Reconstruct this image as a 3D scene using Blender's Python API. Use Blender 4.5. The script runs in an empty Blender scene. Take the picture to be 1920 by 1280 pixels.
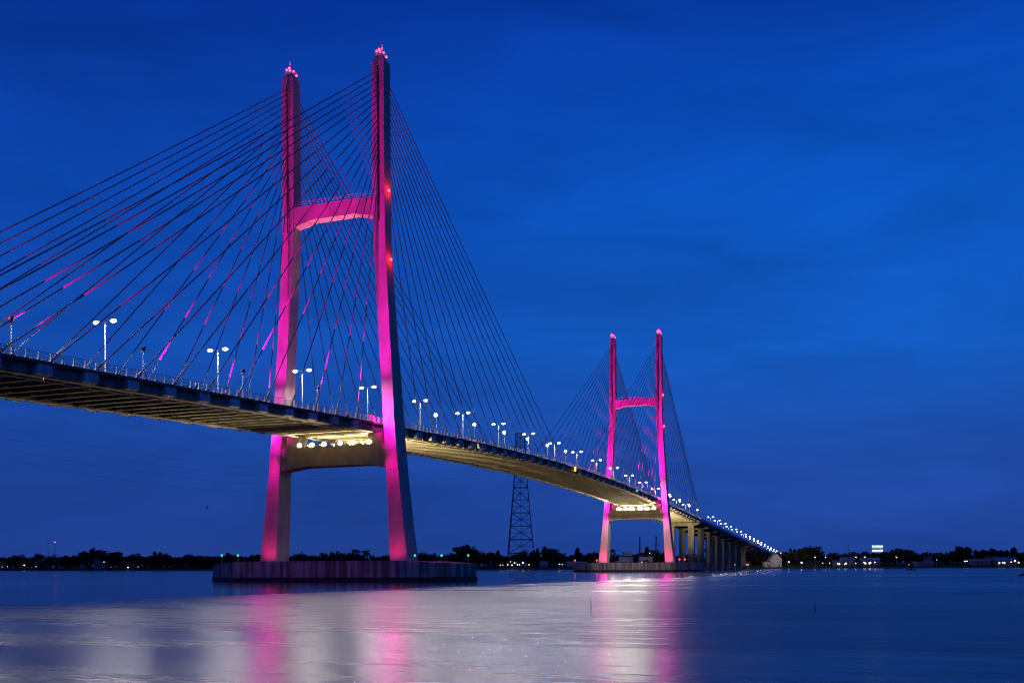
import bpy, math, random
from mathutils import Vector, Matrix
random.seed(7)
R = math.radians
sc = bpy.context.scene
col = sc.collection

# ------------------------------------------------------------------ camera
CAM = Vector((120.016, -202.655, 3.431)); TH = 0.3617; FPX = 1869.4; YH = 1060.04; ROLL = -0.0052
cd = bpy.data.cameras.new('camera'); cam = bpy.data.objects.new('camera', cd); col.objects.link(cam)
cd.sensor_width = 36; cd.lens = FPX / 1920 * 36; cd.shift_y = (YH - 640) / 1920
cd.clip_start = 0.5; cd.clip_end = 30000
cam.matrix_world = Matrix.Translation(CAM) @ Matrix.Rotation(TH, 4, 'Z') @ Matrix.Rotation(math.pi / 2, 4, 'X') @ Matrix.Rotation(ROLL, 4, 'Z')
sc.camera = cam
FW = Vector((-math.sin(TH), math.cos(TH), 0)); RT = Vector((math.cos(TH), math.sin(TH), 0))

def ray(u, v):
    c, s = math.cos(ROLL), math.sin(ROLL); a = u - 960; b = v - YH
    x = c * a + s * b; y = -s * a + c * b
    return FW + RT * (x / FPX) + Vector((0, 0, -y / FPX))
def onx(u, v, X): d = ray(u, v); return CAM + d * ((X - CAM.x) / d.x)
def ony(u, v, Y): d = ray(u, v); return CAM + d * ((Y - CAM.y) / d.y)
def atz(u, v, Z): return CAM + ray(u, v) * Z          # at depth Z along the view axis

# ------------------------------------------------------------------ world: blue hour sky
world = bpy.data.worlds.new('World'); sc.world = world; world.use_nodes = True
nt = world.node_tree; N = nt.nodes; Lk = nt.links; N.clear()
def wn(t, **k):
    n = N.new(t)
    for a, b in k.items(): setattr(n, a, b)
    return n
wo = wn('ShaderNodeOutputWorld'); bg = wn('ShaderNodeBackground'); tc = wn('ShaderNodeTexCoord')
sep = wn('ShaderNodeSeparateXYZ'); Lk.new(tc.outputs['Generated'], sep.inputs[0])
rampA = wn('ShaderNodeValToRGB')     # left side of the view
rampB = wn('ShaderNodeValToRGB')     # right side, brighter
def setramp(r, stops):
    el = r.color_ramp.elements
    while len(el) > 1: el.remove(el[-1])
    el[0].position = stops[0][0]; el[0].color = (*stops[0][1], 1)
    for p, c in stops[1:]:
        e = el.new(p); e.color = (*c, 1)
setramp(rampA, [(0, (.015, .048, .265)), (.10, (.012, .056, .315)), (.20, (.007, .072, .410)), (.33, (.0035, .058, .400)), (.5, (.0022, .030, .300)), (.75, (.0015, .018, .20)), (1, (.001, .014, .17))])
setramp(rampB, [(0, (.015, .055, .300)), (.10, (.013, .068, .370)), (.20, (.007, .104, .535)), (.33, (.0032, .092, .530)), (.5, (.002, .044, .385)), (.75, (.0015, .020, .22)), (1, (.001, .015, .18))])
Lk.new(sep.outputs['Z'], rampA.inputs[0]); Lk.new(sep.outputs['Z'], rampB.inputs[0])
dot = wn('ShaderNodeVectorMath', operation='DOT_PRODUCT'); Lk.new(tc.outputs['Generated'], dot.inputs[0]); dot.inputs[1].default_value = RT
mr = wn('ShaderNodeMapRange'); mr.inputs['From Min'].default_value = -.45; mr.inputs['From Max'].default_value = .42; mr.interpolation_type = 'SMOOTHSTEP'
Lk.new(dot.outputs['Value'], mr.inputs['Value'])
mx = wn('ShaderNodeMix', data_type='RGBA'); Lk.new(mr.outputs[0], mx.inputs['Factor']); Lk.new(rampA.outputs[0], mx.inputs['A']); Lk.new(rampB.outputs[0], mx.inputs['B'])
mp = wn('ShaderNodeMapping'); mp.inputs['Scale'].default_value = (2.2, 2.2, 9); mp.inputs['Rotation'].default_value = (0.10, 0.06, 0); Lk.new(tc.outputs['Generated'], mp.inputs[0])
nz = wn('ShaderNodeTexNoise'); nz.inputs['Scale'].default_value = 1.7; nz.inputs['Detail'].default_value = 8; nz.inputs['Roughness'].default_value = .58; nz.inputs['Distortion'].default_value = .5; Lk.new(mp.outputs[0], nz.inputs['Vector'])
cr = wn('ShaderNodeMapRange'); cr.inputs['From Min'].default_value = .32; cr.inputs['From Max'].default_value = .70; cr.inputs['To Min'].default_value = .84; cr.inputs['To Max'].default_value = 1.16
Lk.new(nz.outputs[0], cr.inputs['Value'])
ml = wn('ShaderNodeVectorMath', operation='SCALE'); Lk.new(mx.outputs['Result'], ml.inputs[0]); Lk.new(cr.outputs[0], ml.inputs['Scale'])
Lk.new(ml.outputs[0], bg.inputs['Color']); bg.inputs['Strength'].default_value = 1.0
Lk.new(bg.outputs[0], wo.inputs[0])
world.cycles.sampling_method = 'AUTOMATIC'

sc.view_settings.view_transform = 'Standard'; sc.view_settings.look = 'None'
sc.view_settings.exposure = 0.0; sc.view_settings.gamma = 1
sc.render.engine = 'CYCLES'
sc.cycles.use_denoising = True; sc.cycles.filter_width = 1.2
sc.cycles.max_bounces = 5; sc.cycles.diffuse_bounces = 3; sc.cycles.glossy_bounces = 3
sc.cycles.sample_clamp_indirect = 6.0
sc.cycles.use_light_tree = True

# ------------------------------------------------------------------ materials
def mat(name): 
    m = bpy.data.materials.new(name); m.use_nodes = True
    return m, m.node_tree, m.node_tree.nodes['Principled BSDF']
def noise_mat(name, c1, c2, scale=.3, rough=.8, stretch=(1, 1, 1), bump=.0, metal=0.0, detail=6, joints=None, lo=.35, hi=.68):
    m, t, b = mat(name)
    co = t.nodes.new('ShaderNodeNewGeometry')
    mp = t.nodes.new('ShaderNodeMapping'); mp.inputs['Scale'].default_value = stretch; t.links.new(co.outputs['Position'], mp.inputs[0])
    n = t.nodes.new('ShaderNodeTexNoise'); n.inputs['Scale'].default_value = scale; n.inputs['Detail'].default_value = detail; t.links.new(mp.outputs[0], n.inputs['Vector'])
    r = t.nodes.new('ShaderNodeValToRGB'); r.color_ramp.elements[0].position = lo; r.color_ramp.elements[1].position = hi
    r.color_ramp.elements[0].color = (*c1, 1); r.color_ramp.elements[1].color = (*c2, 1)
    t.links.new(n.outputs[0], r.inputs[0]); out = r.outputs[0]
    if joints:
        s = t.nodes.new('ShaderNodeSeparateXYZ'); t.links.new(co.outputs['Position'], s.inputs[0])
        md = t.nodes.new('ShaderNodeMath'); md.operation = 'FRACT'
        dv = t.nodes.new('ShaderNodeMath'); dv.operation = 'DIVIDE'; dv.inputs[1].default_value = joints[1]
        t.links.new(s.outputs[joints[0]], dv.inputs[0]); t.links.new(dv.outputs[0], md.inputs[0])
        lt = t.nodes.new('ShaderNodeMath'); lt.operation = 'LESS_THAN'; lt.inputs[1].default_value = joints[2]; t.links.new(md.outputs[0], lt.inputs[0])
        mxx = t.nodes.new('ShaderNodeMix'); mxx.data_type = 'RGBA'; mxx.blend_type = 'MULTIPLY'
        sc_ = t.nodes.new('ShaderNodeMath'); sc_.operation = 'MULTIPLY'; sc_.inputs[1].default_value = .5; t.links.new(lt.outputs[0], sc_.inputs[0])
        t.links.new(sc_.outputs[0], mxx.inputs['Factor']); t.links.new(out, mxx.inputs['A']); mxx.inputs['B'].default_value = (.3, .28, .26, 1)
        out = mxx.outputs['Result']
    t.links.new(out, b.inputs['Base Color'])
    b.inputs['Roughness'].default_value = rough; b.inputs['Metallic'].default_value = metal
    if bump:
        bp = t.nodes.new('ShaderNodeBump'); bp.inputs['Strength'].default_value = bump; bp.inputs['Distance'].default_value = .05
        t.links.new(n.outputs[0], bp.inputs['Height']); t.links.new(bp.outputs[0], b.inputs['Normal'])
    return m
def emit_mat(name, c, s):
    m = bpy.data.materials.new(name); m.use_nodes = True; t = m.node_tree; t.nodes.clear()
    e = t.nodes.new('ShaderNodeEmission'); o = t.nodes.new('ShaderNodeOutputMaterial'); e.inputs[0].default_value = (*c, 1); e.inputs[1].default_value = s
    t.links.new(e.outputs[0], o.inputs[0]); return m

M = {}
M['tower'] = noise_mat('tower_concrete', (.27, .26, .24), (.37, .36, .33), scale=.55, rough=.85, stretch=(1, 1, .28), bump=.25, joints=('Z', 4.2, .022), detail=8)
M['beam'] = noise_mat('crossbeam_concrete', (.26, .20, .12), (.40, .32, .20), scale=.5, rough=.85, stretch=(1, 1, .4), bump=.25, detail=8)
M['slot'] = noise_mat('slot_dark', (.03, .03, .03), (.06, .055, .05), scale=1)
M['girder'] = noise_mat('girder_concrete', (.07, .065, .06), (.24, .22, .20), scale=.55, rough=.9, stretch=(1, 1, .6), bump=.2, detail=8)
M['block'] = noise_mat('anchor_block_concrete', (.28, .28, .29), (.60, .60, .60), scale=1.1, rough=.9, stretch=(1, 1, .5), detail=8)
M['soffit'] = noise_mat('soffit_concrete', (.22, .20, .16), (.34, .31, .25), scale=.4, rough=.9, detail=7)
M['lip'] = noise_mat('deck_edge_concrete', (.05, .05, .055), (.13, .125, .12), scale=.7, rough=.9, detail=8)
M['slab_shaded'] = noise_mat('slab_soffit_shaded', (.08, .07, .055), (.15, .13, .10), scale=.5, rough=.9)  # shade between the floor beams put into the colour, for dark stripes
M['road'] = noise_mat('deck_asphalt', (.04, .04, .04), (.06, .06, .06), scale=2)
M['cap'] = noise_mat('cap_concrete', (.10, .085, .08), (.36, .32, .30), scale=.9, rough=.85, stretch=(1, 1, .06), bump=.2, detail=7, joints=('X', 9.7, .012), lo=.38, hi=.62)
M['fender'] = noise_mat('fender_wet', (.010, .009, .009), (.03, .026, .024), scale=2, rough=.6)
M['steel'] = noise_mat('galvanised_steel', (.40, .40, .40), (.55, .55, .54), scale=3, rough=.45, metal=.4)
M['rail'] = noise_mat('railing_paint', (.45, .43, .42), (.6, .58, .56), scale=4, rough=.5)
M['cable'] = noise_mat('cable_sheath', (.11, .11, .12), (.15, .15, .16), scale=2, rough=.75)
M['dark'] = noise_mat('lamp_housing', (.02, .02, .02), (.04, .04, .04), scale=3, rough=.5)
M['lattice'] = noise_mat('lattice_steel', (.05, .05, .055), (.09, .09, .10), scale=1, rough=.6)
M['pier'] = noise_mat('pier_concrete', (.11, .10, .085), (.22, .20, .16), scale=.4, rough=.9, stretch=(1, 1, .3), detail=8, joints=('Z', 3, .02))
M['white_lamp'] = emit_mat('street_lamp_glow', (1, .90, .78), 12)
M['flood'] = emit_mat('floodlight_glow', (1, .90, .62), 9)
M['pole_flood'] = emit_mat('warm_floodlight_glow', (1, .78, .34), 12)
M['pink_lens'] = emit_mat('pink_floodlight_glow', (1, .08, .75), 12)
M['red_lamp'] = emit_mat('red_beacon_glow', (1, .035, .06), 10)
M['red_small'] = emit_mat('red_navigation_glow', (1, .03, .02), 14)
M['green_small'] = emit_mat('green_navigation_glow', (.02, 1, .22), 3.5)
M['amber_small'] = emit_mat('amber_navigation_glow', (1, .42, .05), 9)
M['house_light'] = emit_mat('house_lamp_glow', (1, .92, .78), 14)
M['window_light'] = emit_mat('lit_window_glow', (1, .72, .40), 2.2)
M['leaf'] = noise_mat('tree_foliage', (.016, .020, .009), (.050, .058, .022), scale=.25, rough=.8)
M['palm'] = noise_mat('palm_foliage', (.030, .042, .018), (.06, .075, .03), scale=.6, rough=.6)
M['bark'] = noise_mat('tree_bark', (.04, .03, .02), (.07, .055, .04), scale=2)
M['land'] = noise_mat('river_bank_soil', (.03, .03, .018), (.05, .055, .025), scale=.05, rough=.95)
M['grass'] = noise_mat('bank_grass', (.04, .06, .02), (.08, .10, .03), scale=.4, rough=.9)
M['white_wall'] = noise_mat('white_render', (.48, .45, .42), (.62, .58, .54), scale=.5, rough=.9)
M['grey_wall'] = noise_mat('grey_render', (.16, .16, .17), (.24, .24, .25), scale=.5, rough=.9)
M['blue_roof'] = noise_mat('metal_roof', (.22, .25, .30), (.32, .35, .40), scale=.5, rough=.6)
M['tile_roof'] = noise_mat('tile_roof', (.08, .04, .03), (.13, .07, .05), scale=1, rough=.9)
M['glass'] = noise_mat('window_glass', (.02, .025, .03), (.04, .045, .05), scale=1, rough=.1)
M['skin'] = noise_mat('skin', (.35, .2, .13), (.42, .25, .17), scale=3, rough=.6)
M['hair'] = noise_mat('black_hair', (.01, .01, .01), (.02, .02, .02), scale=3, rough=.5)
M['shirt_red'] = noise_mat('red_cloth', (.35, .05, .04), (.45, .08, .06), scale=3, rough=.9)
M['shirt_purple'] = noise_mat('purple_cloth', (.12, .05, .18), (.18, .08, .25), scale=3, rough=.9)
M['shirt_pale'] = noise_mat('pale_cloth', (.5, .45, .35), (.6, .55, .45), scale=3, rough=.9)
M['trousers'] = noise_mat('dark_cloth', (.02, .02, .03), (.04, .04, .06), scale=3, rough=.9)
M['boat'] = noise_mat('boat_hull', (.02, .015, .012), (.04, .03, .02), scale=2, rough=.7)
M['red_paint'] = noise_mat('red_paint', (.5, .02, .02), (.6, .04, .03), scale=2, rough=.4)

# ------------------------------------------------------------------ mesh helpers
class MB:
    def __init__(s): s.v = []; s.f = []; s.m = []
    def quad(s, a, b, c, d, mi=0):
        i = len(s.v); s.v += [tuple(a), tuple(b), tuple(c), tuple(d)]; s.f.append((i, i + 1, i + 2, i + 3)); s.m.append(mi)
    def poly(s, pts, mi=0):
        i = len(s.v); s.v += [tuple(p) for p in pts]; s.f.append(tuple(range(i, i + len(pts)))); s.m.append(mi)
    def box(s, x0, x1, y0, y1, z0, z1, mi=0):
        i = len(s.v)
        s.v += [(x0, y0, z0), (x1, y0, z0), (x1, y1, z0), (x0, y1, z0), (x0, y0, z1), (x1, y0, z1), (x1, y1, z1), (x0, y1, z1)]
        for q in ((3, 2, 1, 0), (4, 5, 6, 7), (0, 1, 5, 4), (1, 2, 6, 5), (2, 3, 7, 6), (3, 0, 4, 7)):
            s.f.append(tuple(i + k for k in q)); s.m.append(mi)
    def loft(s, rings, cap=True, mi=0):
        n = len(rings[0]); i0 = len(s.v)
        for r in rings: s.v += [tuple(p) for p in r]
        for k in range(len(rings) - 1):
            for j in range(n):
                a = i0 + k * n + j; b = i0 + k * n + (j + 1) % n
                s.f.append((a, b, b + n, a + n)); s.m.append(mi)
        if cap:
            s.f.append(tuple(i0 + j for j in reversed(range(n)))); s.m.append(mi)
            s.f.append(tuple(i0 + (len(rings) - 1) * n + j for j in range(n))); s.m.append(mi)
    def tube(s, a, b, r0, r1=None, n=6, mi=0):
        a = Vector(a); b = Vector(b); r1 = r0 if r1 is None else r1
        d = (b - a)
        if d.length < 1e-6: return
        d.normalize(); u = d.cross(Vector((0, 0, 1)))
        if u.length < 1e-3: u = Vector((1, 0, 0))
        u.normalize(); w = d.cross(u)
        s.loft([[p + (u * math.cos(2 * math.pi * k / n) - w * math.sin(2 * math.pi * k / n)) * r for k in range(n)] for p, r in ((a, r0), (b, r1))], mi=mi)
    def path(s, pts, r, n=6, mi=0):
        for a, b in zip(pts, pts[1:]): s.tube(a, b, r, n=n, mi=mi)
    def ball(s, c, r, n=8, k=5, sx=1, sy=1, sz=1, mi=0):
        rings = []
        for i in range(1, k):
            t = math.pi * i / k
            rings.append([(c[0] + r * sx * math.sin(t) * math.cos(2 * math.pi * j / n), c[1] + r * sy * math.sin(t) * math.sin(2 * math.pi * j / n), c[2] - r * sz * math.cos(t)) for j in range(n)])
        s.loft(rings, mi=mi)
    def build(s, name, mats, parent=None, loc=None):
        me = bpy.data.meshes.new(name); 
        off = Vector(loc) if loc is not None else Vector((0, 0, 0))
        me.from_pydata([tuple(Vector(v) - off) for v in s.v], [], s.f)
        mats = mats if isinstance(mats, (list, tuple)) else [mats]
        for m_ in mats: me.materials.append(m_)
        if len(mats) > 1: me.polygons.foreach_set('material_index', s.m)
        me.update()
        o = bpy.data.objects.new(name, me); col.objects.link(o)
        if loc is not None: o.location = loc
        if parent: o.parent = parent
        return o
def tag(o, label=None, cat=None, group=None, kind=None):
    if label: o['label'] = label
    if cat: o['category'] = cat
    if group: o['group'] = group
    if kind: o['kind'] = kind
    return o
def empty(name, loc=(0, 0, 0), rz=0):
    o = bpy.data.objects.new(name, None); o.empty_display_size = .5; col.objects.link(o); o.location = loc; o.rotation_euler = (0, 0, rz); return o
def copy_tree(o, parent=None):
    c = o.copy(); col.objects.link(c)
    if parent: c.parent = parent
    for ch in list(o.children): copy_tree(ch, c)
    return c
ORD = ['zeroth', 'first', 'second', 'third', 'fourth', 'fifth', 'sixth', 'seventh', 'eighth', 'ninth', 'tenth', 'eleventh', 'twelfth', 'thirteenth', 'fourteenth', 'fifteenth', 'sixteenth', 'seventeenth', 'eighteenth', 'nineteenth', 'twentieth', 'twenty-first', 'twenty-second', 'twenty-third', 'twenty-fourth', 'twenty-fifth', 'twenty-sixth', 'twenty-seventh', 'twenty-eighth', 'twenty-ninth', 'thirtieth']
def spot(name, loc, target, power, color, size=60, blend=.6, radius=.25, parent=None):
    l = bpy.data.lights.new(name, 'SPOT'); l.energy = power; l.color = color; l.spot_size = R(size); l.spot_blend = blend; l.shadow_soft_size = radius
    o = bpy.data.objects.new(name, l); col.objects.link(o); o.location = loc
    d = Vector(target) - Vector(loc); o.rotation_euler = d.to_track_quat('-Z', 'Y').to_euler()
    if parent: o.parent = parent
    return o
def cablecurve(name, m): pass

# ------------------------------------------------------------------ deck profile
PROF = [(-240, 25.3), (-104, 31.35), (-73.3, 32.7), (-44, 34.0), (-14.7, 35.3), (14.7, 36.5), (44, 37.65), (74, 38.5), (103, 39.05), (132, 39.35), (162, 39.35), (191, 39.05), (220, 38.5), (250, 37.7), (281, 36.6), (310, 35.35), (340, 34.1), (519, 26.7), (952, 7.5), (1100, 1.2)]
def zd(y):
    for (a, b), (c, d) in zip(PROF, PROF[1:]):
        if a <= y <= c: return b + (d - b) * (y - a) / (c - a)
    return PROF[0][1] if y < PROF[0][0] else PROF[-1][1]
S2 = 294.0     # second tower
Y0, Y1 = -168.0, 411.0
EX = 12.3      # deck edge

# ------------------------------------------------------------------ water, land, bank
def sheet(name, pts, z, m, kind='structure', label=None):
    b = MB(); b.poly([(x, y, z) for x, y in pts]); o = b.build(name, m); tag(o, kind=kind); return o
def water_material():
    m, t, b = mat('river_water'); n = t.nodes; L = t.links
    g = n.new('ShaderNodeNewGeometry'); s = n.new('ShaderNodeSeparateXYZ'); L.new(g.outputs['Position'], s.inputs[0])
    # boundary of the ruffled current: a world line through two points on the river
    def math_(op, a, bb=None, c=None):
        k = n.new('ShaderNodeMath'); k.operation = op
        for i, v in enumerate((a, bb, c)):
            if v is None: continue
            if isinstance(v, (int, float)): k.inputs[i].default_value = v
            else: L.new(v, k.inputs[i])
        return k.outputs[0]
    big = n.new('ShaderNodeTexNoise'); big.inputs['Scale'].default_value = .02; big.inputs['Detail'].default_value = 5; big.inputs['Roughness'].default_value = .6
    L.new(g.outputs['Position'], big.inputs['Vector'])
    return m, t, b, n, L, g, s, math_, big
m, t, b, n, L, g, s, math_, big = water_material()
# distance measured across the current line (positive on the camera's side)
cl = [(40, -150), (47, -76), (57, -31), (70, 40)]
lx = math_('MULTIPLY_ADD', s.outputs['Y'], 0.135, 58.5)            # x of the line at this y
d0 = math_('SUBTRACT', s.outputs['X'], lx)
nb = math_('MULTIPLY_ADD', big.outputs[0], 7, -3.5)
d1 = math_('ADD', d0, nb)
mask = n.new('ShaderNodeMapRange'); mask.inputs['From Min'].default_value = -1.5; mask.inputs['From Max'].default_value = 2.5; mask.interpolation_type = 'SMOOTHSTEP'; L.new(d1, mask.inputs['Value'])
MASK = mask.outputs[0]
rgh = n.new('ShaderNodeMapRange'); rgh.inputs['To Min'].default_value = .15; rgh.inputs['To Max'].default_value = .31; L.new(MASK, rgh.inputs['Value'])
pat = n.new('ShaderNodeMapping'); pat.inputs['Rotation'].default_value = (0, 0, -TH); pat.inputs['Scale'].default_value = (.35, 1.0, 1); L.new(g.outputs['Position'], pat.inputs[0])
pn = n.new('ShaderNodeTexNoise'); pn.inputs['Scale'].default_value = .05; pn.inputs['Detail'].default_value = 6; L.new(pat.outputs[0], pn.inputs['Vector'])
radd = math_('MULTIPLY_ADD', pn.outputs[0], .16, -.08)
pt = n.new('ShaderNodeMapping'); pt.inputs['Rotation'].default_value = (0, 0, -TH); pt.inputs['Scale'].default_value = (.3, 1.0, 1); L.new(g.outputs['Position'], pt.inputs[0])
ptn = n.new('ShaderNodeTexNoise'); ptn.inputs['Scale'].default_value = .035; ptn.inputs['Detail'].default_value = 4; ptn.inputs['Distortion'].default_value = .6; L.new(pt.outputs[0], ptn.inputs['Vector'])
ptr = n.new('ShaderNodeMapRange'); ptr.inputs['From Min'].default_value = .34; ptr.inputs['From Max'].default_value = .52; ptr.inputs['To Min'].default_value = .25; ptr.interpolation_type = 'SMOOTHSTEP'; L.new(ptn.outputs[0], ptr.inputs['Value'])
MASK2 = math_('MULTIPLY', MASK, ptr.outputs[0]); L.new(MASK2, rgh.inputs['Value'])
fs = n.new('ShaderNodeMapping'); fs.inputs['Rotation'].default_value = (0, 0, -TH); fs.inputs['Scale'].default_value = (.10, 1.0, 1); L.new(g.outputs['Position'], fs.inputs[0])
fsn = n.new('ShaderNodeTexNoise'); fsn.inputs['Scale'].default_value = .9; fsn.inputs['Detail'].default_value = 7; fsn.inputs['Roughness'].default_value = .65; L.new(fs.outputs[0], fsn.inputs['Vector'])
rfs = math_('MULTIPLY_ADD', fsn.outputs[0], .34, -.17)
rr = math_('ADD', math_('ADD', rgh.outputs[0], radd), math_('MULTIPLY', rfs, MASK)); rr2 = math_('MAXIMUM', rr, .05)
L.new(rr2, b.inputs['Roughness'])
wv = n.new('ShaderNodeTexNoise'); wv.inputs['Scale'].default_value = 1.3; wv.inputs['Detail'].default_value = 6; wv.inputs['Roughness'].default_value = .6
wm = n.new('ShaderNodeMapping'); wm.inputs['Rotation'].default_value = (0, 0, -TH); wm.inputs['Scale'].default_value = (.35, 1.0, 1); L.new(g.outputs['Position'], wm.inputs[0]); L.new(wm.outputs[0], wv.inputs['Vector'])
bs = n.new('ShaderNodeMapRange'); bs.inputs['To Min'].default_value = .10; bs.inputs['To Max'].default_value = .55; L.new(MASK, bs.inputs['Value'])
bp = n.new('ShaderNodeBump'); bp.inputs['Distance'].default_value = .12; L.new(bs.outputs[0], bp.inputs['Strength']); L.new(wv.outputs[0], bp.inputs['Height']); L.new(bp.outputs[0], b.inputs['Normal'])
b.inputs['Base Color'].default_value = (.055, .050, .045, 1)
b.inputs['IOR'].default_value = 1.33
WATER = m
sheet('river_water', [(-9000, -2500), (9000, -2500), (9000, 15000), (-9000, 15000)], 0, WATER)

SHORE = [(-5000, 2300), (-2600, 1600), (-1500, 1130), (-1000, 900), (-600, 740), (-250, 640), (-130, 625), (0, 640), (120, 660), (300, 680), (800, 700), (6000, 900)]
def shore_y(x):
    for (a, b_), (c, d) in zip(SHORE, SHORE[1:]):
        if a <= x <= c: return b_ + (d - b_) * (x - a) / (c - a)
    return SHORE[-1][1]
b_ = MB()
xs = []
x = -5000
while x <= 6000:
    xs.append(x); x += 25 if -900 < x < 500 else 150
rows = []
for off, z in ((-3, -.4), (0, .25), (5, 1.0), (14, 1.5), (60, 2.0), (400, 2.4), (6000, 2.4)):
    rows.append([(x, shore_y(x) + off + (random.uniform(-2.5, 2.5) if off < 20 else 0), z + random.uniform(-.1, .1) * (z > .3)) for x in xs])
for r0, r1 in zip(rows, rows[1:]):
    for k in range(len(xs) - 1): b_.quad(r0[k], r0[k + 1], r1[k + 1], r1[k])
tag(b_.build('ground', M['land']), kind='structure')

# ------------------------------------------------------------------ pylons
LV = [(4.7, 15.05, 19.45, 5.5), (14, 14.6, 18.3, 5.25), (24, 14.2, 17.2, 5.05), (36, 13.35, 16.15, 4.85), (46, 12.65, 15.5, 4.1), (60, 11.75, 14.6, 3.65), (76, 10.7, 13.7, 3.25), (88, 10.45, 13.5, 3.1), (118.3, 10.5, 13.45, 3.15)]
def lev(z):
    for a, c in zip(LV, LV[1:]):
        if a[0] <= z <= c[0]:
            t_ = (z - a[0]) / (c[0] - a[0]); return [a[i] + (c[i] - a[i]) * t_ for i in (1, 2, 3)]
    return list(LV[-1][1:]) if z > 100 else list(LV[0][1:])
SLX = 12.05
def leg_mesh(sg, yc):
    mb = MB(); rings = []
    zs = [l[0] for l in LV[:-2]] + [81.99, 82.0, 88, 100, 117.2, 117.21, 118.3]
    seen = []
    for z in sorted(set(zs)):
        xi, xo, d = lev(z); nd = .55 if 82.0 <= z <= 117.2 else 0.0
        h = d / 2; a, c = SLX - .27, SLX + .27
        if z < 82: a, c = (xi + xo) / 2 - .27, (xi + xo) / 2 + .27
        pts = [(xi, -h), (a, -h), (a, -h + nd), (c, -h + nd), (c, -h), (xo, -h), (xo, h), (c, h), (c, h - nd), (a, h - nd), (a, h), (xi, h)]
        ring = [(sg * px, yc + py, z) for px, py in pts]
        if sg < 0: ring = ring[::-1]
        rings.append(ring)
    # chamfered head
    xi, xo, d = lev(118.3); h = d / 2
    i0 = len(rings)
    mb.loft(rings)
    hd = MB()
    for (z0, z1, e0, e1) in ((118.3, 119.2, 0, .5), (119.2, 119.5, .5, .5)):
        q = lambda e, z: [(sg * (xi + e) if sg > 0 else sg * (xo - e), yc - h + e * .6, z), (sg * (xo - e) if sg > 0 else sg * (xi + e), yc - h + e * .6, z), (sg * (xo - e) if sg > 0 else sg * (xi + e), yc + h - e * .6, z), (sg * (xi + e) if sg > 0 else sg * (xo - e), yc + h - e * .6, z)]
        hd.loft([q(e0, z0), q(e1, z1)])
    return mb, hd
STAY_Z = [116.2 - 1.36 * k for k in range(16)]             # outermost first
MAINO = [11.4 + 8.35 * k for k in range(16)]
SIDEO = [11.4 + 8.5 * k for k in range(12)] + [109.5, 113.4, 116.8, 119.8]
def catenary(a, b, sag, n=7):
    a = Vector(a); b = Vector(b); return [a.lerp(b, i / n) - Vector((0, 0, sag * 4 * (i / n) * (1 - i / n))) for i in range(n + 1)]
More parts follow.
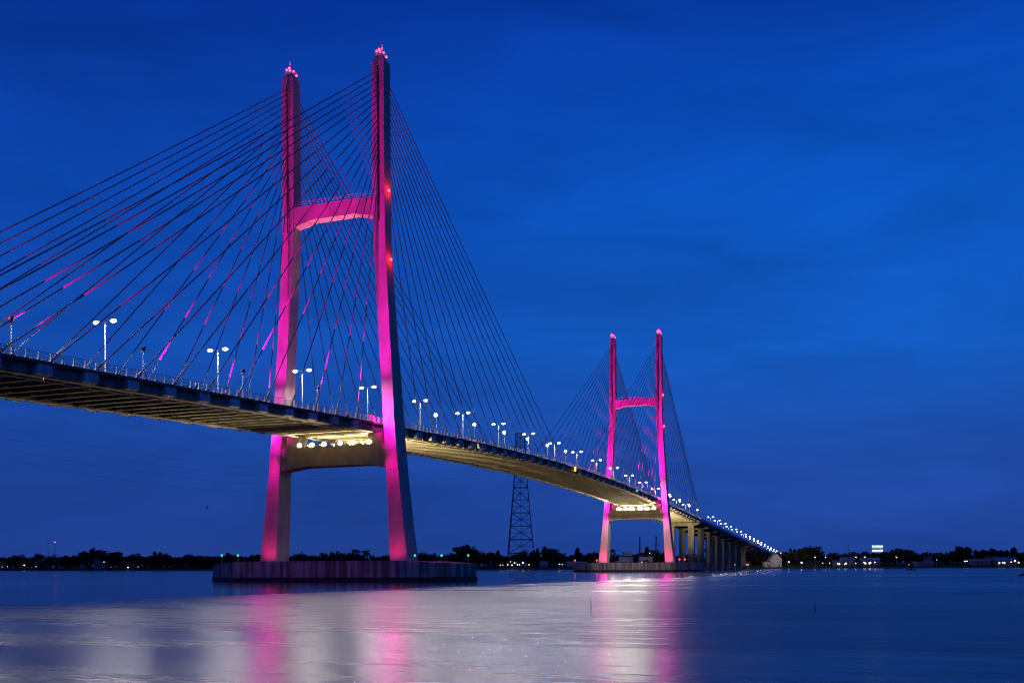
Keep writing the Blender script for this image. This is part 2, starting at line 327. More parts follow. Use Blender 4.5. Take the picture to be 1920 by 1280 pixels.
def pylon(yc, label, far):
    root = empty('bridge_pylon', (0, yc, 4.7)); tag(root, label, 'bridge tower', 'pylons of the bridge')
    def P(mb, name, m, par=root): 
        loc = Vector((0, yc, 4.7)) 
        o = mb.build(name, m, par); o.matrix_parent_inverse = Matrix.Translation(-loc); return o
    for sg in (-1, 1):
        mb, hd = leg_mesh(sg, yc); leg = P(mb, 'leg', M['tower'])
        o = hd.build('leg_head', M['tower'], leg)
        # thin dark sheet on the back of the cable slot
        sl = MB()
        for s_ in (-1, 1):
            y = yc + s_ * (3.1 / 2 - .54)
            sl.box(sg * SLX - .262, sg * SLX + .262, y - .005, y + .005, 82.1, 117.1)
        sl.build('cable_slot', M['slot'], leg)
        # railing, antenna and lamps on the head
        rl = MB(); xi, xo, d = lev(118.3); xm = sg * (xi + xo) / 2; hw = (xo - xi) / 2 - .55; hh = d / 2 - .35
        cs = [(xm - hw, yc - hh), (xm + hw, yc - hh), (xm + hw, yc + hh), (xm - hw, yc + hh)]
        for i in range(4):
            a, c = cs[i], cs[(i + 1) % 4]
            for zz in (120.0, 120.5): rl.tube((*a, zz), (*c, zz), .03, n=4)
            for k in range(3): rl.tube((a[0] + (c[0] - a[0]) * k / 3, a[1] + (c[1] - a[1]) * k / 3, 119.5), (a[0] + (c[0] - a[0]) * k / 3, a[1] + (c[1] - a[1]) * k / 3, 120.5), .03, n=4)
        rl.build('railing', M['steel'], leg)
        am = MB(); am.tube((xm - .3 * (1 if sg < 0 else -1), yc, 119.5), (xm - .3 * (1 if sg < 0 else -1), yc, 123.0), .07, .04); am.build('antenna', M['steel'], leg)
        for k, (dx, dy, dz) in enumerate(((-.55, -1.0, 1.15), (.25, -.9, .9), (-.35, -.2, 1.9), (.55, .3, 1.2), (-.7, .8, .8), (.8, 1.0, .5))):
            r = .25 if not far else .34
            if far: dz += .3
            lm = MB(); lm.ball((xm + dx, yc + dy, 119.5 + dz), r); lm.tube((xm + dx, yc + dy, 119.5), (xm + dx, yc + dy, 119.5 + dz - r * .7), .04, n=4, mi=1)
            P(lm, 'obstruction_lamp', [M['red_lamp'], M['steel']])
        pl = bpy.data.lights.new('red_glow', 'POINT'); pl.energy = 500; pl.color = (1, .05, .12); pl.shadow_soft_size = .3
        po = bpy.data.objects.new('red_glow', pl); col.objects.link(po); po.location = (xm, yc - .9, 121.9)
    for z in (88.9, 73.2):                  # lamps on the outer face of the right leg
        xi, xo, d = lev(z); lm = MB(); lm.ball((xo + .35, yc, z), .34 if not far else .5); lm.box(xo, xo + .2, yc - .2, yc + .2, z - .25, z + .1, mi=1)
        P(lm, 'obstruction_lamp', [M['red_lamp'], M['steel']])
        pl = bpy.data.lights.new('red_glow', 'POINT'); pl.energy = 420; pl.color = (1, .01, .01); pl.shadow_soft_size = .2
        po = bpy.data.objects.new('red_glow', pl); col.objects.link(po); po.location = (xo + .9, yc, z)
    # upper crossbeam, haunched
    def beam(xe, ztop, zmid, zend, xh, d):
        pr = [(-xe, ztop), (-xe, zend), (-xh, zmid), (xh, zmid), (xe, zend), (xe, ztop)]
        mb = MB(); mb.loft([[(px, yc + d / 2, pz) for px, pz in pr], [(px, yc - d / 2, pz) for px, pz in pr]]); return mb
    ub = P(beam(10.5, 87.8, 84.35, 83.2, 5.6, 2.8), 'upper_crossbeam', M['tower'])
    rl = MB()
    for s_ in (-1, 1):
        y = yc + s_ * 1.3
        for zz in (88.35, 88.85): rl.tube((-10.2, y, zz), (10.2, y, zz), .03, n=4)
        for k in range(21): rl.tube((-10.2 + k * 1.02, y, 87.8), (-10.2 + k * 1.02, y, 88.9), .03, n=4)
    for k, xx in enumerate((-7.7, -5.8, -3.1, .9, 2.4)): rl.tube((xx, yc, 87.8), (xx, yc, 89.6 + (k % 2)), .05, n=4)
    rl.build('railing', M['steel'], ub)
    lb = P(beam(13.9, 31.3, 26.7, 25.9, 8.6, 4.0), 'lower_crossbeam', M['beam'])
    rl = MB()
    for s_ in (-1, 1):
        y = yc + s_ * 1.9
        for zz in (31.75, 32.2): rl.tube((-13.4, y, zz), (13.4, y, zz), .035, n=4)
        for k in range(14): rl.tube((-13 + k * 2, y, 31.3), (-13 + k * 2, y, 32.2), .035, n=4)
    rl.build('railing', M['steel'], lb)
    for sg in (-1, 1):                      # bearing corbels carrying the deck
        g_ = MB(); zt = zd(yc) - 2.02
        pr = [(sg * 8.6, zt), (sg * 10.0, 31.31), (sg * 12.6, 31.31), (sg * 12.6, zt)]
        if sg < 0: pr = pr[::-1]
        g_.loft([[(px, yc - 1.6, pz) for px, pz in pr], [(px, yc + 1.6, pz) for px, pz in pr]]); P(g_, 'bearing_corbel', M['beam'])
        # small conduit ladder up the front face
        ld = MB(); 
        for zz in range(27, 31): ld.box(sg * 12.9 - .25, sg * 12.9 + .25, yc - 2.12, yc - 2.06, zz, zz + .1)
        for e in (-.28, .28): ld.box(sg * 12.9 + e - .05, sg * 12.9 + e + .05, yc - 2.14, yc - 2.001, 26.8, 30.4)
        P(ld, 'access_ladder', M['steel'])
    # pile cap with sloped ends
    cp = MB()
    out = [(-20, -10.6), (20, -10.6), (28.4, -4.2), (29.6, 4.2), (20, 10.6), (-20, 10.6), (-29.6, 4.2), (-28.4, -4.2)]
    ztop = [4.7, 4.7, 4.0, 4.0, 4.7, 4.7, 4.0, 4.0]
    out = [(x * (1.12 if abs(x) > 21 else 1.05), y) for x, y in out]
    if far: out = [(x * 1.01, y) for x, y in out]; ztop = [4.7] * 8
    cp.loft([[(x, yc + y, 1.05) for x, y in out], [(x, yc + y, z) for (x, y), z in zip(out, ztop)]])
    pc = P(cp, 'pile_cap', M['cap'])
    fd = MB(); fd.loft([[(x * 1.008, yc + y * 1.012, -2) for x, y in out], [(x * 1.008, yc + y * 1.012, 1.05) for x, y in out]]); fd.build('fender_skirt', M['fender'], pc)
    # stay cables
    for sg in (-1, 1):
        for side in (-1, 1):
            offs = (SIDEO if (side < 0) != far else MAINO)
            for k in range(16):
                zt = STAY_Z[15 - k]; yo = yc + side * offs[k]; zb = zd(yo) + .25
                a = (sg * 11.7, yo, zb); c = (sg * SLX, yc + side * 1.15, zt)
                ln = offs[k]; mb = MB(); pts = catenary(a, c, ln * ln * 3.5e-5)
                mb.path(pts, .105, n=12)
                u = (pts[1] - pts[0]).normalized(); mb.tube(Vector(a) - u * .6, Vector(a) + u * 2.6, .24, .20, n=6)
                co_ = P(mb, 'stay_cable', M['cable']); co_.data.polygons.foreach_set('use_smooth', [True] * len(co_.data.polygons))
    return root
py1 = pylon(0.0, 'near H-shaped bridge tower lit magenta, standing on the large dark pile cap', False)
py2 = pylon(S2, 'far H-shaped bridge tower lit magenta, smaller, beside the viaduct piers', True)

# ------------------------------------------------------------------ deck
deck = empty('bridge_deck', (0, 147, 0)); tag(deck, 'long concrete bridge deck with ribbed floodlit underside hung between the two pink towers', 'bridge deck')
DI = Matrix.Translation((0, -147, 0))
def D(mb, name, m, par=None):
    o = mb.build(name, m, par or deck)
    if par is None: o.matrix_parent_inverse = DI
    return o
def sweep(sec, y0, y1, step=8.5):
    n_ = max(1, int(round((y1 - y0) / step))); ys = [y0 + (y1 - y0) * i / n_ for i in range(n_ + 1)]
    mb = MB(); mb.loft([[(x, y, zd(y) + z) for x, z in sec] for y in ys]); return mb
slab = D(sweep([(-EX, -.02), (-EX, -.34), (EX, -.34), (EX, -.02)], Y0, Y1), 'deck_slab', M['slab_shaded'])
sweep([(-9.2, .0), (-9.2, -.015), (9.2, -.015), (9.2, .0)], Y0, Y1).build('road_surface', M['road'], slab)
sweep([(EX - .45, .16), (EX - .45, -.018), (EX + .02, -.30), (EX + .02, .10)][::-1], Y0, Y1).build('kerb', M['lip'], slab)
sweep([(-EX - .02, .10), (-EX - .02, -.30), (-EX + .45, -.018), (-EX + .45, .16)][::-1], Y0, Y1).build('kerb', M['lip'], slab)
for sg in (-1, 1):
    sec = [(sg * 11.35, -.345), (sg * 11.35, -1.75), (sg * 11.15, -1.95), (sg * 9.9, -1.95), (sg * 9.7, -1.75), (sg * 9.7, -.345)]
    if sg > 0: sec = sec[::-1]
    D(sweep(sec, Y0, Y1), 'edge_girder', M['girder'])
# anchor blocks under the deck edge
offsY = []
for sg2, o_ in ((-1, SIDEO), (1, MAINO)): offsY += [sg2 * k for k in o_]
ay = [k for k in offsY] + [S2 - k for k in offsY]
for sg in (-1, 1):
    for y in ay:
        mb = MB(); x0, x1 = (11.36, EX - .03) if sg > 0 else (-EX + .03, -11.36)
        y0, y1 = y - 2.6, y; 
        if not (Y0 < y0 and y1 < Y1): continue
        if y > S2: y0, y1 = y, y + 2.6
        mb.loft([[(x0, yy, zd(yy) - 1.95), (x1, yy, zd(yy) - 1.72), (x1, yy, zd(yy) - .425), (x0, yy, zd(yy) - .425)] for yy in (y0, y1)])
        D(mb, 'anchor_block', M['block'])
# floor beams
fb = []
y = Y0 + 1.2
while y < Y1 - 1: fb.append(y); y += 4.25
fb.sort(key=lambda q: abs(q + 60))
rest = MB()
def fbeam(mb, y):
    zz = zd(y)
    mb.loft([[(-9.69, y - .22, zz - .35), (-9.69, y - .30, zz - 1.72), (-9.69, y + .30, zz - 1.72), (-9.69, y + .22, zz - .35)], [(9.69, y - .22, zz - .35), (9.69, y - .30, zz - 1.72), (9.69, y + .30, zz - 1.72), (9.69, y + .22, zz - .35)]])
for i, y in enumerate(fb):
    if i < 100: mb = MB(); fbeam(mb, y); D(mb, 'floor_beam', M['soffit'])
    else: fbeam(rest, y)
tag(D(rest, 'floor_beam', M['soffit']), kind='stuff')
# maintenance rail along the near girder soffit, drain pipes
rl = sweep([(9.1, -2.05), (9.1, -2.2), (9.3, -2.2), (9.3, -2.05)][::-1], Y0, Y1); D(rl, 'gantry_rail', M['rail'])
rl = sweep([(-9.3, -2.05), (-9.3, -2.2), (-9.1, -2.2), (-9.1, -2.05)][::-1], Y0, Y1); D(rl, 'gantry_rail', M['rail'])
for i in range(60):
    y = -150 + i * 8.5 + 1.6
    for sg in (-1, 1):
        if sg < 0 and y > 60: continue
        mb = MB(); mb.tube((sg * 11.55, y, zd(y) - .4), (sg * 11.55, y, zd(y) - 2.5), .07, n=6); D(mb, 'drain_pipe', M['steel'])
def railing(x, y0, y1, far=False):
    mb = MB(); y = y0
    while y < y1:
        z = zd(y) + .16; s_ = 1 if x > 0 else -1
        if not (abs(y) < 2.9 or abs(y - S2) < 2.9) or True:
            mb.box(x - .07, x + .07, y - .06, y + .06, z, z + 1.15)
            mb.box(x - .22, x + .12, y - .14, y + .14, z, z + .2)
        y += 2.1
    ys = [y0 + (y1 - y0) * i / 70 for i in range(71)]
    for h, r in ((1.15, .05), (.88, .035), (.62, .035), (.36, .035)):
        mb.path([(x, yy, zd(yy) + .16 + h) for yy in ys], r, n=4)
    return mb
D(railing(12.1, Y0, Y1), 'railing', M['rail'])
D(railing(-12.1, Y0, Y1), 'railing', M['rail'])
def barrier(x, y0, y1):
    mb = MB(); y = y0 + 1.0
    while y < y1:
        z = zd(y); mb.box(x - .12, x + .12, y - .09, y + .09, z, z + .8); y += 2.1
    ys = [y0 + (y1 - y0) * i / 70 for i in range(71)]
    for h in (.85, .5): mb.path([(x, yy, zd(yy) + h) for yy in ys], .07, n=5)
    return mb
D(barrier(9.6, Y0, Y1), 'crash_barrier', M['rail']); D(barrier(-9.6, Y0, Y1), 'crash_barrier', M['rail'])

# ------------------------------------------------------------------ approach viaduct and its piers
VE = 985.0
via = empty('approach_viaduct', (0, 411, 0)); tag(via, 'straight viaduct deck descending from the far tower to the bank behind the white gabled house', 'viaduct')
VI = Matrix.Translation((0, -411, 0))
def V(mb, name, m): o = mb.build(name, m, via); o.matrix_parent_inverse = VI; return o
V(sweep([(-11.6, -.02), (-11.6, -.3), (11.6, -.3), (11.6, -.02)], Y1 + .05, VE, 20), 'deck_slab', M['soffit'])
for xg in (-9.5, -5.7, -1.9, 1.9, 5.7, 9.5):
    V(sweep([(xg - .45, -.305), (xg - .45, -1.9), (xg + .45, -1.9), (xg + .45, -.305)], Y1 + .05, VE, 20), 'girder', M['girder'])
for sg in (-1, 1):
    sec = [(sg * 11.25, .95), (sg * 11.25, -.018), (sg * 11.62, -.5), (sg * 11.62, .95)]
    if sg > 0: sec = sec[::-1]
    V(sweep(sec[::-1] if sg < 0 else sec[::-1], Y1 + .05, VE, 20), 'parapet', M['white_wall'])
hr = MB()
for sg in (-1, 1): hr.path([(sg * 11.5, Y1 + (VE - Y1) * i / 30, zd(Y1 + (VE - Y1) * i / 30) + 1.15) for i in range(31)], .16, n=6)
V(hr, 'handrail', M['white_wall'])
PY = [411 + 33.5 * k for k in range(17)]
pier0 = []
for i, y in enumerate(PY):
    zt = zd(y) - 1.92
    r_ = empty('viaduct_pier', (0, y, 0)); tag(r_, 'concrete two-column viaduct pier, %s from the far pink tower' % ORD[i + 1], 'bridge pier', 'piers under the approach viaduct')
    PI = Matrix.Translation((0, -y, 0))
    zb = -2 if y < 640 else 1.5
    for sg in (-1, 1):
        mb = MB(); c = sg * 6.1; ch = .25; w, d = 1.9, 1.4
        sec = [(c - w + ch, -d), (c + w - ch, -d), (c + w, -d + ch), (c + w, d - ch), (c + w - ch, d), (c - w + ch, d), (c - w, d - ch), (c - w, -d + ch)]
        mb.loft([[(a, y + e, z) for a, e in sec] for z in (zb, zt - 1.9)])
        o = mb.build('column', M['pier'], r_); o.matrix_parent_inverse = PI
    mb = MB(); pr = [(-11, zt), (-11, zt - 1.1), (-7.8, zt - 1.9), (7.8, zt - 1.9), (11, zt - 1.1), (11, zt)]
    mb.loft([[(a, y + 1.3, z) for a, z in pr], [(a, y - 1.3, z) for a, z in pr]]); o = mb.build('crosshead', M['pier'], r_); o.matrix_parent_inverse = PI
    if y < 640:
        mb = MB(); mb.box(-10, 10, y - 3, y + 3, -2, 1.6); o = mb.build('pile_cap', M['cap'], r_); o.matrix_parent_inverse = PI

# ------------------------------------------------------------------ street lamps on the median
def make_street_lamp():
    r_ = empty('street_lamp'); mb = MB()
    mb.tube((0, 0, 0), (0, 0, 11.0), .11, .07, n=8); mb.box(-.25, .25, -.25, .25, 0, .25); mb.build('pole', M['steel'], r_)
    am = MB(); am.path([(-1.5, 0, 11.15), (-.6, 0, 11.1), (0, 0, 10.9), (.6, 0, 11.1), (1.5, 0, 11.15)], .05); am.build('arm', M['steel'], r_)
    for sg in (-1, 1):
        h = MB(); a = sg * 1.25; c = sg * 2.15
        h.loft([[(a, -.14, 11.16), (a, .14, 11.16), (a, .1, 11.32), (a, -.1, 11.32)][::sg * -1], [(c, -.2, 11.16), (c, .2, 11.16), (c, .12, 11.34), (c, -.12, 11.34)][::sg * -1]])
        ho = h.build('lamp_head', M['dark'], r_)
        g_ = MB(); g_.ball((sg * 1.75, 0, 11.02), .52, n=10, k=6, sx=1.15, sy=.7, sz=.55); g_.build('lamp_glass', M['white_lamp'], ho)
    return r_
sl0 = make_street_lamp(); first = True
LY = [29.35 * (k + .5) for k in range(-6, 15)] + [519 + 28.9 * k for k in range(16)]
nl = 0
for y in sorted(LY):
    o = sl0 if first else copy_tree(sl0); first = False
    o.location = (0, y, zd(y))
    if y < 0: k = int(-y / 29.35 + .6); lab = 'lit twin-headed street lamp, %s to the left of the near tower' % ORD[k]
    elif y < S2: k = int(y / 29.35 + .6); lab = 'lit twin-headed street lamp, %s to the right of the near tower' % ORD[k]
    else: nl += 1; lab = 'lit twin-headed street lamp, %s to the right of the far tower' % ORD[nl]
    tag(o, lab, 'street lamp', 'twin street lamps along the middle of the deck')
    for sg in (-1, 1):
        spot('lamp_light', (sg * 1.75, y, zd(y) + 10.7), (sg * 2.6, y, zd(y)), 8200 if y < 500 else 5000, (1, .90, .84), size=174, blend=.12, radius=.22)

# ------------------------------------------------------------------ pole floodlights on the near edge of the deck
def make_flood_pole(lit):
    r_ = empty('floodlight_pole'); mb = MB(); mb.tube((0, 0, 0), (0, 0, 4.5), .09, .07, n=6); mb.box(-.12, .12, -.55, .35, 4.45, 4.6); mb.build('pole', M['steel'], r_)
    h = MB(); h.loft([[(-.35, -.1, 4.65), (.35, -.1, 4.65), (.35, -.25, 5.35), (-.35, -.25, 5.35)], [(-.2, .3, 4.75), (.2, .3, 4.75), (.2, .2, 5.2), (-.2, .2, 5.2)]]); ho = h.build('lamp_housing', M['dark'], r_)
    if lit:
        g_ = MB(); g_.ball((0, -.35, 5.0), .48, n=10, k=6, sy=.5); g_.build('lamp_glass', M['pole_flood'], ho)
    else:
        g_ = MB(); g_.quad((-.3, -.16, 4.72), (.3, -.16, 4.72), (.3, -.29, 5.28), (-.3, -.29, 5.28)); g_.build('lamp_glass', M['pink_lens'], ho)
    return r_
fd_dark = make_flood_pole(False); fd_lit = make_flood_pole(True)
sd = [-102.8, -77.8, -52.2, -27.0]; sl = [29.6, 55, 78.1, 98.5, 118.8, 139.2]
def place_flood(proto, y, first, label, toward, x=11.6):
    o = proto if first else copy_tree(proto)
    o.location = (x, y, zd(y)); o.rotation_euler = (0, 0, 0 if toward < y else math.pi)
    tag(o, label, 'floodlight', 'floodlight poles on the near edge of the deck'); return o
for i, y in enumerate(sd):
    place_flood(fd_dark, y, i == 0, 'short pole with dark floodlight, %s to the left of the near tower' % ORD[len(sd) - i], 0)
    for x_ in (11.6, -11.6):
        pass
for i, y in enumerate((178.0, 203.0, 229.0, 256.0)):
    place_flood(fd_dark, y, False, 'short pole with dark floodlight, %s to the left of the far tower' % ORD[4 - i], S2)
for i, y in enumerate(sl):
    place_flood(fd_lit, y, i == 0, 'short pole with glowing yellow floodlight, %s to the right of the near tower' % ORD[i + 1], 0)
for i, y in enumerate((321.8, 347.6, 376, 401.8)):
    place_flood(fd_lit, y, False, 'short pole with glowing yellow floodlight, %s to the right of the far tower' % ORD[i + 1], S2)

PINK = (1.0, .0, .40); PINKH = (1.0, .008, .60)
def leg_x(z): xi, xo, d = lev(z); return (xi + xo) / 2
for yc, sy in ((0.0, -1), (S2, -1)):
    for sg in (-1, 1):
        # uplights on the deck edge in front of the legs, downlights below the deck, base lights
        kf = 1.0 if yc == 0 else 1.8
        spot('pink_uplight', (sg * 14.8, yc - 8, zd(yc) + .6), (sg * 14.6, yc, 39), 14000 * kf, PINKH, size=118, blend=1, radius=.3)
        spot('pink_uplight', (sg * 12.6, yc - 15, zd(yc) + .5), (sg * 13.2, yc, 62), 74000 * kf, PINKH, size=50, blend=1, radius=.3)
        spot('pink_uplight', (sg * 11.9, yc - 27, zd(yc) + 4.2), (sg * 12.6, yc, 72), 110000 * kf, PINK, size=40, blend=1, radius=.3)
        spot('pink_uplight', (sg * 12.25, yc - 52, zd(yc) + 2.6), (sg * 12.15, yc, 98), 240000 * kf, PINK, size=38, blend=1, radius=.3)
        for yo, zz in ((103, 96),):
            spot('pink_uplight', (sg * 12.25, yc - yo, zd(yc - yo) + 4.4), (sg * 12.05, yc, zz), 50000 * kf, PINK, size=52, blend=1, radius=.2)
        spot('pink_downlight', (sg * 15.3, yc - 10, 33.5), (sg * 15.6, yc - 2, 32), 6500 * kf, PINKH, size=50, blend=1, radius=.3)
        spot('pink_downlight', (sg * 15.6, yc - 6.5, 33.4), (sg * 16.2, yc - 1, 20), 7500 * kf * (1 if yc == 0 else 1.6), (1, .0, .34), size=50, blend=1, radius=.3)
        spot('pink_streak_fill', (sg * 16.2, yc - 5.5, 32.5), (sg * 16.2, yc - 24, 2), 5800 * kf, (1, .0, .50), size=128, blend=.3, radius=.3)  # added lamp without a fixture, draws the pink streaks on the water
        spot('pink_base_light', (sg * 16.5, yc - 7, 5.2), (sg * 16.6, yc, 10), 1300 if yc == 0 else 5000, (1, .02, .18), size=90, blend=1, radius=.3)

for yc in (0.0, S2):
    spot('inner_face_fill', (-6.5, yc - .5, zd(yc) + .3), (-12.4, yc, 50), 5500, (1, .30, .45), size=75, blend=1, radius=.3)  # added fill without a fixture, brightens the left leg's inner face
    spot('inner_base_fill', (-9, yc, 5), (-15, yc, 9), 120, (1, .50, .25), size=90, blend=1, radius=.3)  # added fill without a fixture, warms the foot of that inner face
    spot('crossbeam_fill', (-3.5, yc, zd(yc) + .5), (-3.5, yc, 84), 70000, (1, .40, .30), size=32, blend=1, radius=.3)  # added pair without fixtures, peach tint under the upper crossbeam
    spot('crossbeam_fill', (4.5, yc, zd(yc) + .5), (4.5, yc, 84), 50000, (1, .40, .30), size=32, blend=1, radius=.3)
for x_ in (-7, 0, 7): spot('water_column_fill', (x_, S2 - 19, 34.3), (x_, S2 - 30, 0), 9500, (1, .88, .72), size=174, blend=.12, radius=.3)  # added fills without fixtures, for the cream water column and warm far cap
for x_ in (-10, 10):
    spot('cap_tint_fill', (x_, -22, 31.6), (x_ * 1.3, -10, 2), 4500, (1, .12, .95), size=80, blend=1, radius=.3)  # added fill without a fixture, tints the near pile cap purple
    spot('cap_tint_fill', (x_, S2 - 20, 33.8), (x_ * 1.3, S2 - 10, 2), 9000, (1, .50, .34), size=80, blend=1, radius=.3)  # added fill without a fixture, warms the far pile cap
# floodlight fixtures on the lower crossbeams
def make_beam_flood():
    r_ = empty('floodlight'); mb = MB(); mb.tube((-.3, 0, 0), (-.3, 0, .45), .04); mb.tube((.3, 0, 0), (.3, 0, .45), .04); mb.build('bracket', M['steel'], r_)
    h = MB(); h.box(-.4, .4, -.12, .22, .22, .82); ho = h.build('housing', M['dark'], r_)
    g_ = MB(); g_.ball((0, -.25, .52), .62, n=10, k=6, sy=.45, sz=.85); g_.build('lens', M['flood'], ho); return r_
bf = make_beam_flood(); first = True
for yc, nm in ((0.0, 'near'), (S2, 'far')):
    for sy in (-1, 1):
        for k, x_ in enumerate((-9.0, -5.6, -2.4, 1.9, 5.3, 9.3)):
            o = bf if first else copy_tree(bf); first = False
            o.scale = (1, 1, 1) if yc == 0 else (1.55, 1.3, 1.5); o.location = (x_, yc + sy * 1.6, 31.3); o.rotation_euler = (0, 0, 0 if sy < 0 else math.pi)
            tag(o, '%s floodlight from the left %s the %s tower\'s crossbeam' % (['leftmost', 'second', 'third', 'fourth', 'fifth', 'sixth'][k], 'along the front of' if sy < 0 else 'along the back of', nm) if k else 'leftmost floodlight %s the %s tower\'s crossbeam' % ('along the front of' if sy < 0 else 'along the back of', nm), 'floodlight', 'floodlights on the lower crossbeams')
            pw = 6500 if yc == 0 else 15000
            spot('beam_flood_light', (x_, yc + sy * 2.3, 31.75), (x_, yc + sy * 12, 45), pw, (1, .78, .38), size=104, blend=1, radius=.3)
            down = (sy < 0) == (yc == 0)          # the side on which the deck falls away
            spot('beam_throw_fill', (x_, yc + sy * 2.4, 28.0 if down else 31.75), (x_, yc + sy * 70, 31.6 if down else 37.4), (95000 if down else 60000) * (1 if yc == 0 else 1.5), (1, .78, .38), size=27, blend=1, radius=.3)  # added second beam, lowered below the fixtures where the deck falls away
exec_rest = True
# ------------------------------------------------------------------ navigation lights
def beacon(name, p, h, r, m, label, group, tag_cat='navigation light', base=None):
    r_ = empty(name, p); mb = MB(); mb.tube((0, 0, 0), (0, 0, h), .06, .05, n=6); mb.build('pole', M['steel'], r_)
    g_ = MB(); g_.ball((0, 0, h + r * .7), r, n=8, k=6); g_.build('lamp', m, r_); tag(r_, label, tag_cat, group); return r_
for i, (u, nm) in enumerate(((416, 'leftmost'), (446, 'second from the left'), (778, 'beside the right leg'), (828, 'second from the right'), (878, 'rightmost'))):
    q = ony(u, 1040, -9.0 if 440 < u < 850 else -4.5); zc = 4.7 if 440 < u < 850 else 4.05
    beacon('navigation_beacon', (q.x, q.y, zc), max(.8, q.z - zc - .2), .2, M['green_small'], 'green beacon on a thin pole on the near pile cap, %s' % nm, 'green beacons on the near pile cap')
for i, (u, v, nm) in enumerate(((1078, 1050, 'at the left end of the far pile cap'), (1119, 1050, 'left of the left leg on the far pile cap'), (1274, 1048, 'just right of the right leg on the far pile cap'), (1284, 1048, 'right end of the far pile cap, beside the first pier'))):
    q = ony(u, v, S2 - 3); beacon('navigation_beacon', (q.x, q.y, 4.7), max(.5, q.z - 4.9), .32, M['red_small'], 'red beacon %s' % nm, 'red beacons on the far pile cap')
q = ony(1315, 1047, 470); beacon('navigation_beacon', (q.x, q.y, -1), q.z + .8, .34, M['red_small'], 'red beacon standing in the water between the viaduct piers', None)
for (u, v, m_, nm) in ((896, 834, 'red_small', 'red'), (897, 838.5, 'green_small', 'green'), (1078.5, 877, 'amber_small', 'upper amber'), (1078.5, 881, 'amber_small', 'lower amber'), (1194, 920, 'green_small', 'round green')):
    q = onx(u, v, EX + .25); mb = MB(); mb.ball((q.x, q.y, q.z), .26 if u < 1000 else .36, n=8, k=6); mb.box(EX + .03, q.x - .1, q.y - .25, q.y + .25, q.z - .2, q.z + .2, mi=1)
    tag(mb.build('channel_light', [M[m_], M['dark']], loc=(q.x, q.y, q.z)), '%s channel light on the deck edge %s' % (nm, 'near mid span' if u > 1000 else 'just past the near tower'), 'navigation light', None)

# ------------------------------------------------------------------ lattice towers, masts, wires
def lattice(name, base, h, w0, w1, label, arms=(), levels=9, r=.22, waist=None):
    r_ = empty(name, base, TH * .9); tag(r_, label, 'electricity pylon'); ws = []
    mb = MB(); lv = [h * (1 - (1 - i / levels) ** 1.15) for i in range(levels + 1)]
    wid = lambda z: (w0 + (w1 - w0) * min(1, z / (h * .82))) / 2 if z < h * .82 else w1 / 2
    for sx, sy in ((-1, -1), (1, -1), (1, 1), (-1, 1)):
        pts = [(sx * wid(z), sy * wid(z), z) for z in lv]; mb.path(pts, r * 1.3, n=4)
    mb.build('legs', M['lattice'], r_)
    br = MB()
    for z0, z1 in zip(lv, lv[1:]):
        a, c = wid(z0), wid(z1)
        cs0 = [(-a, -a), (a, -a), (a, a), (-a, a)]; cs1 = [(-c, -c), (c, -c), (c, c), (-c, c)]
        for i in range(4):
            j = (i + 1) % 4
            br.tube((*cs0[i], z0), (*cs1[j], z1), r * .6, n=3); br.tube((*cs0[j], z0), (*cs1[i], z1), r * .6, n=3)
            br.tube((*cs1[i], z1), (*cs1[j], z1), r * .9, n=3)
            zm = (z0 + z1) / 2; mm = (a + c) / 2; q = [(-mm, -mm), (mm, -mm), (mm, mm), (-mm, mm)]
            br.tube((*q[i], zm), (*q[j], zm), r * .4, n=3)
            br.tube(((cs0[i][0] + cs0[j][0]) / 2, (cs0[i][1] + cs0[j][1]) / 2, z0), ((cs1[i][0] + cs1[j][0]) / 2, (cs1[i][1] + cs1[j][1]) / 2, z1), r * .4, n=3)
    br.build('bracing', M['lattice'], r_)
    for za, wa in arms:
        a = MB()
        for sg in (-1, 1):
            a.tube((0, -.5, za), (sg * wa, 0, za + .3), r * .8, n=4); a.tube((0, 0, za + 2.2), (sg * wa, 0, za + .3), r * .6, n=4)
            for k in (0.35, .65): a.tube((sg * wa * k, 0, za + .2), (sg * wa * k, 0, za + 2.2 * (1 - k)), r * .5, n=3)
            a.tube((sg * wa, 0, za + .3), (sg * wa, 0, za - 1.6), r * .7, n=4)
        a.build('crossarm', M['lattice'], r_)
    return r_
tb = ony(977, 1058, 760); tz = (tb - CAM).dot(FW)
lh = (1058 - 808) / FPX * tz
lattice('lattice_tower', (tb.x, tb.y, 2), lh, 52 / FPX * tz, 17 / FPX * tz, 'tall dark lattice power tower rising behind the deck between the two bridge towers', arms=((lh * .80, 9), (lh * .9, 7)), levels=11, r=.36)
tb2 = ony(1230.5, 1055, 900); tz2 = (tb2 - CAM).dot(FW)
lattice('lattice_tower', (tb2.x, tb2.y, 2), (1055 - 998) / FPX * tz2, 8 / FPX * tz2, 1.6 / FPX * tz2, 'thin lattice power tower with wide crossarms seen between the legs of the far tower', arms=((18, 4.8), (23.5, 4.8)), levels=9, r=.13)
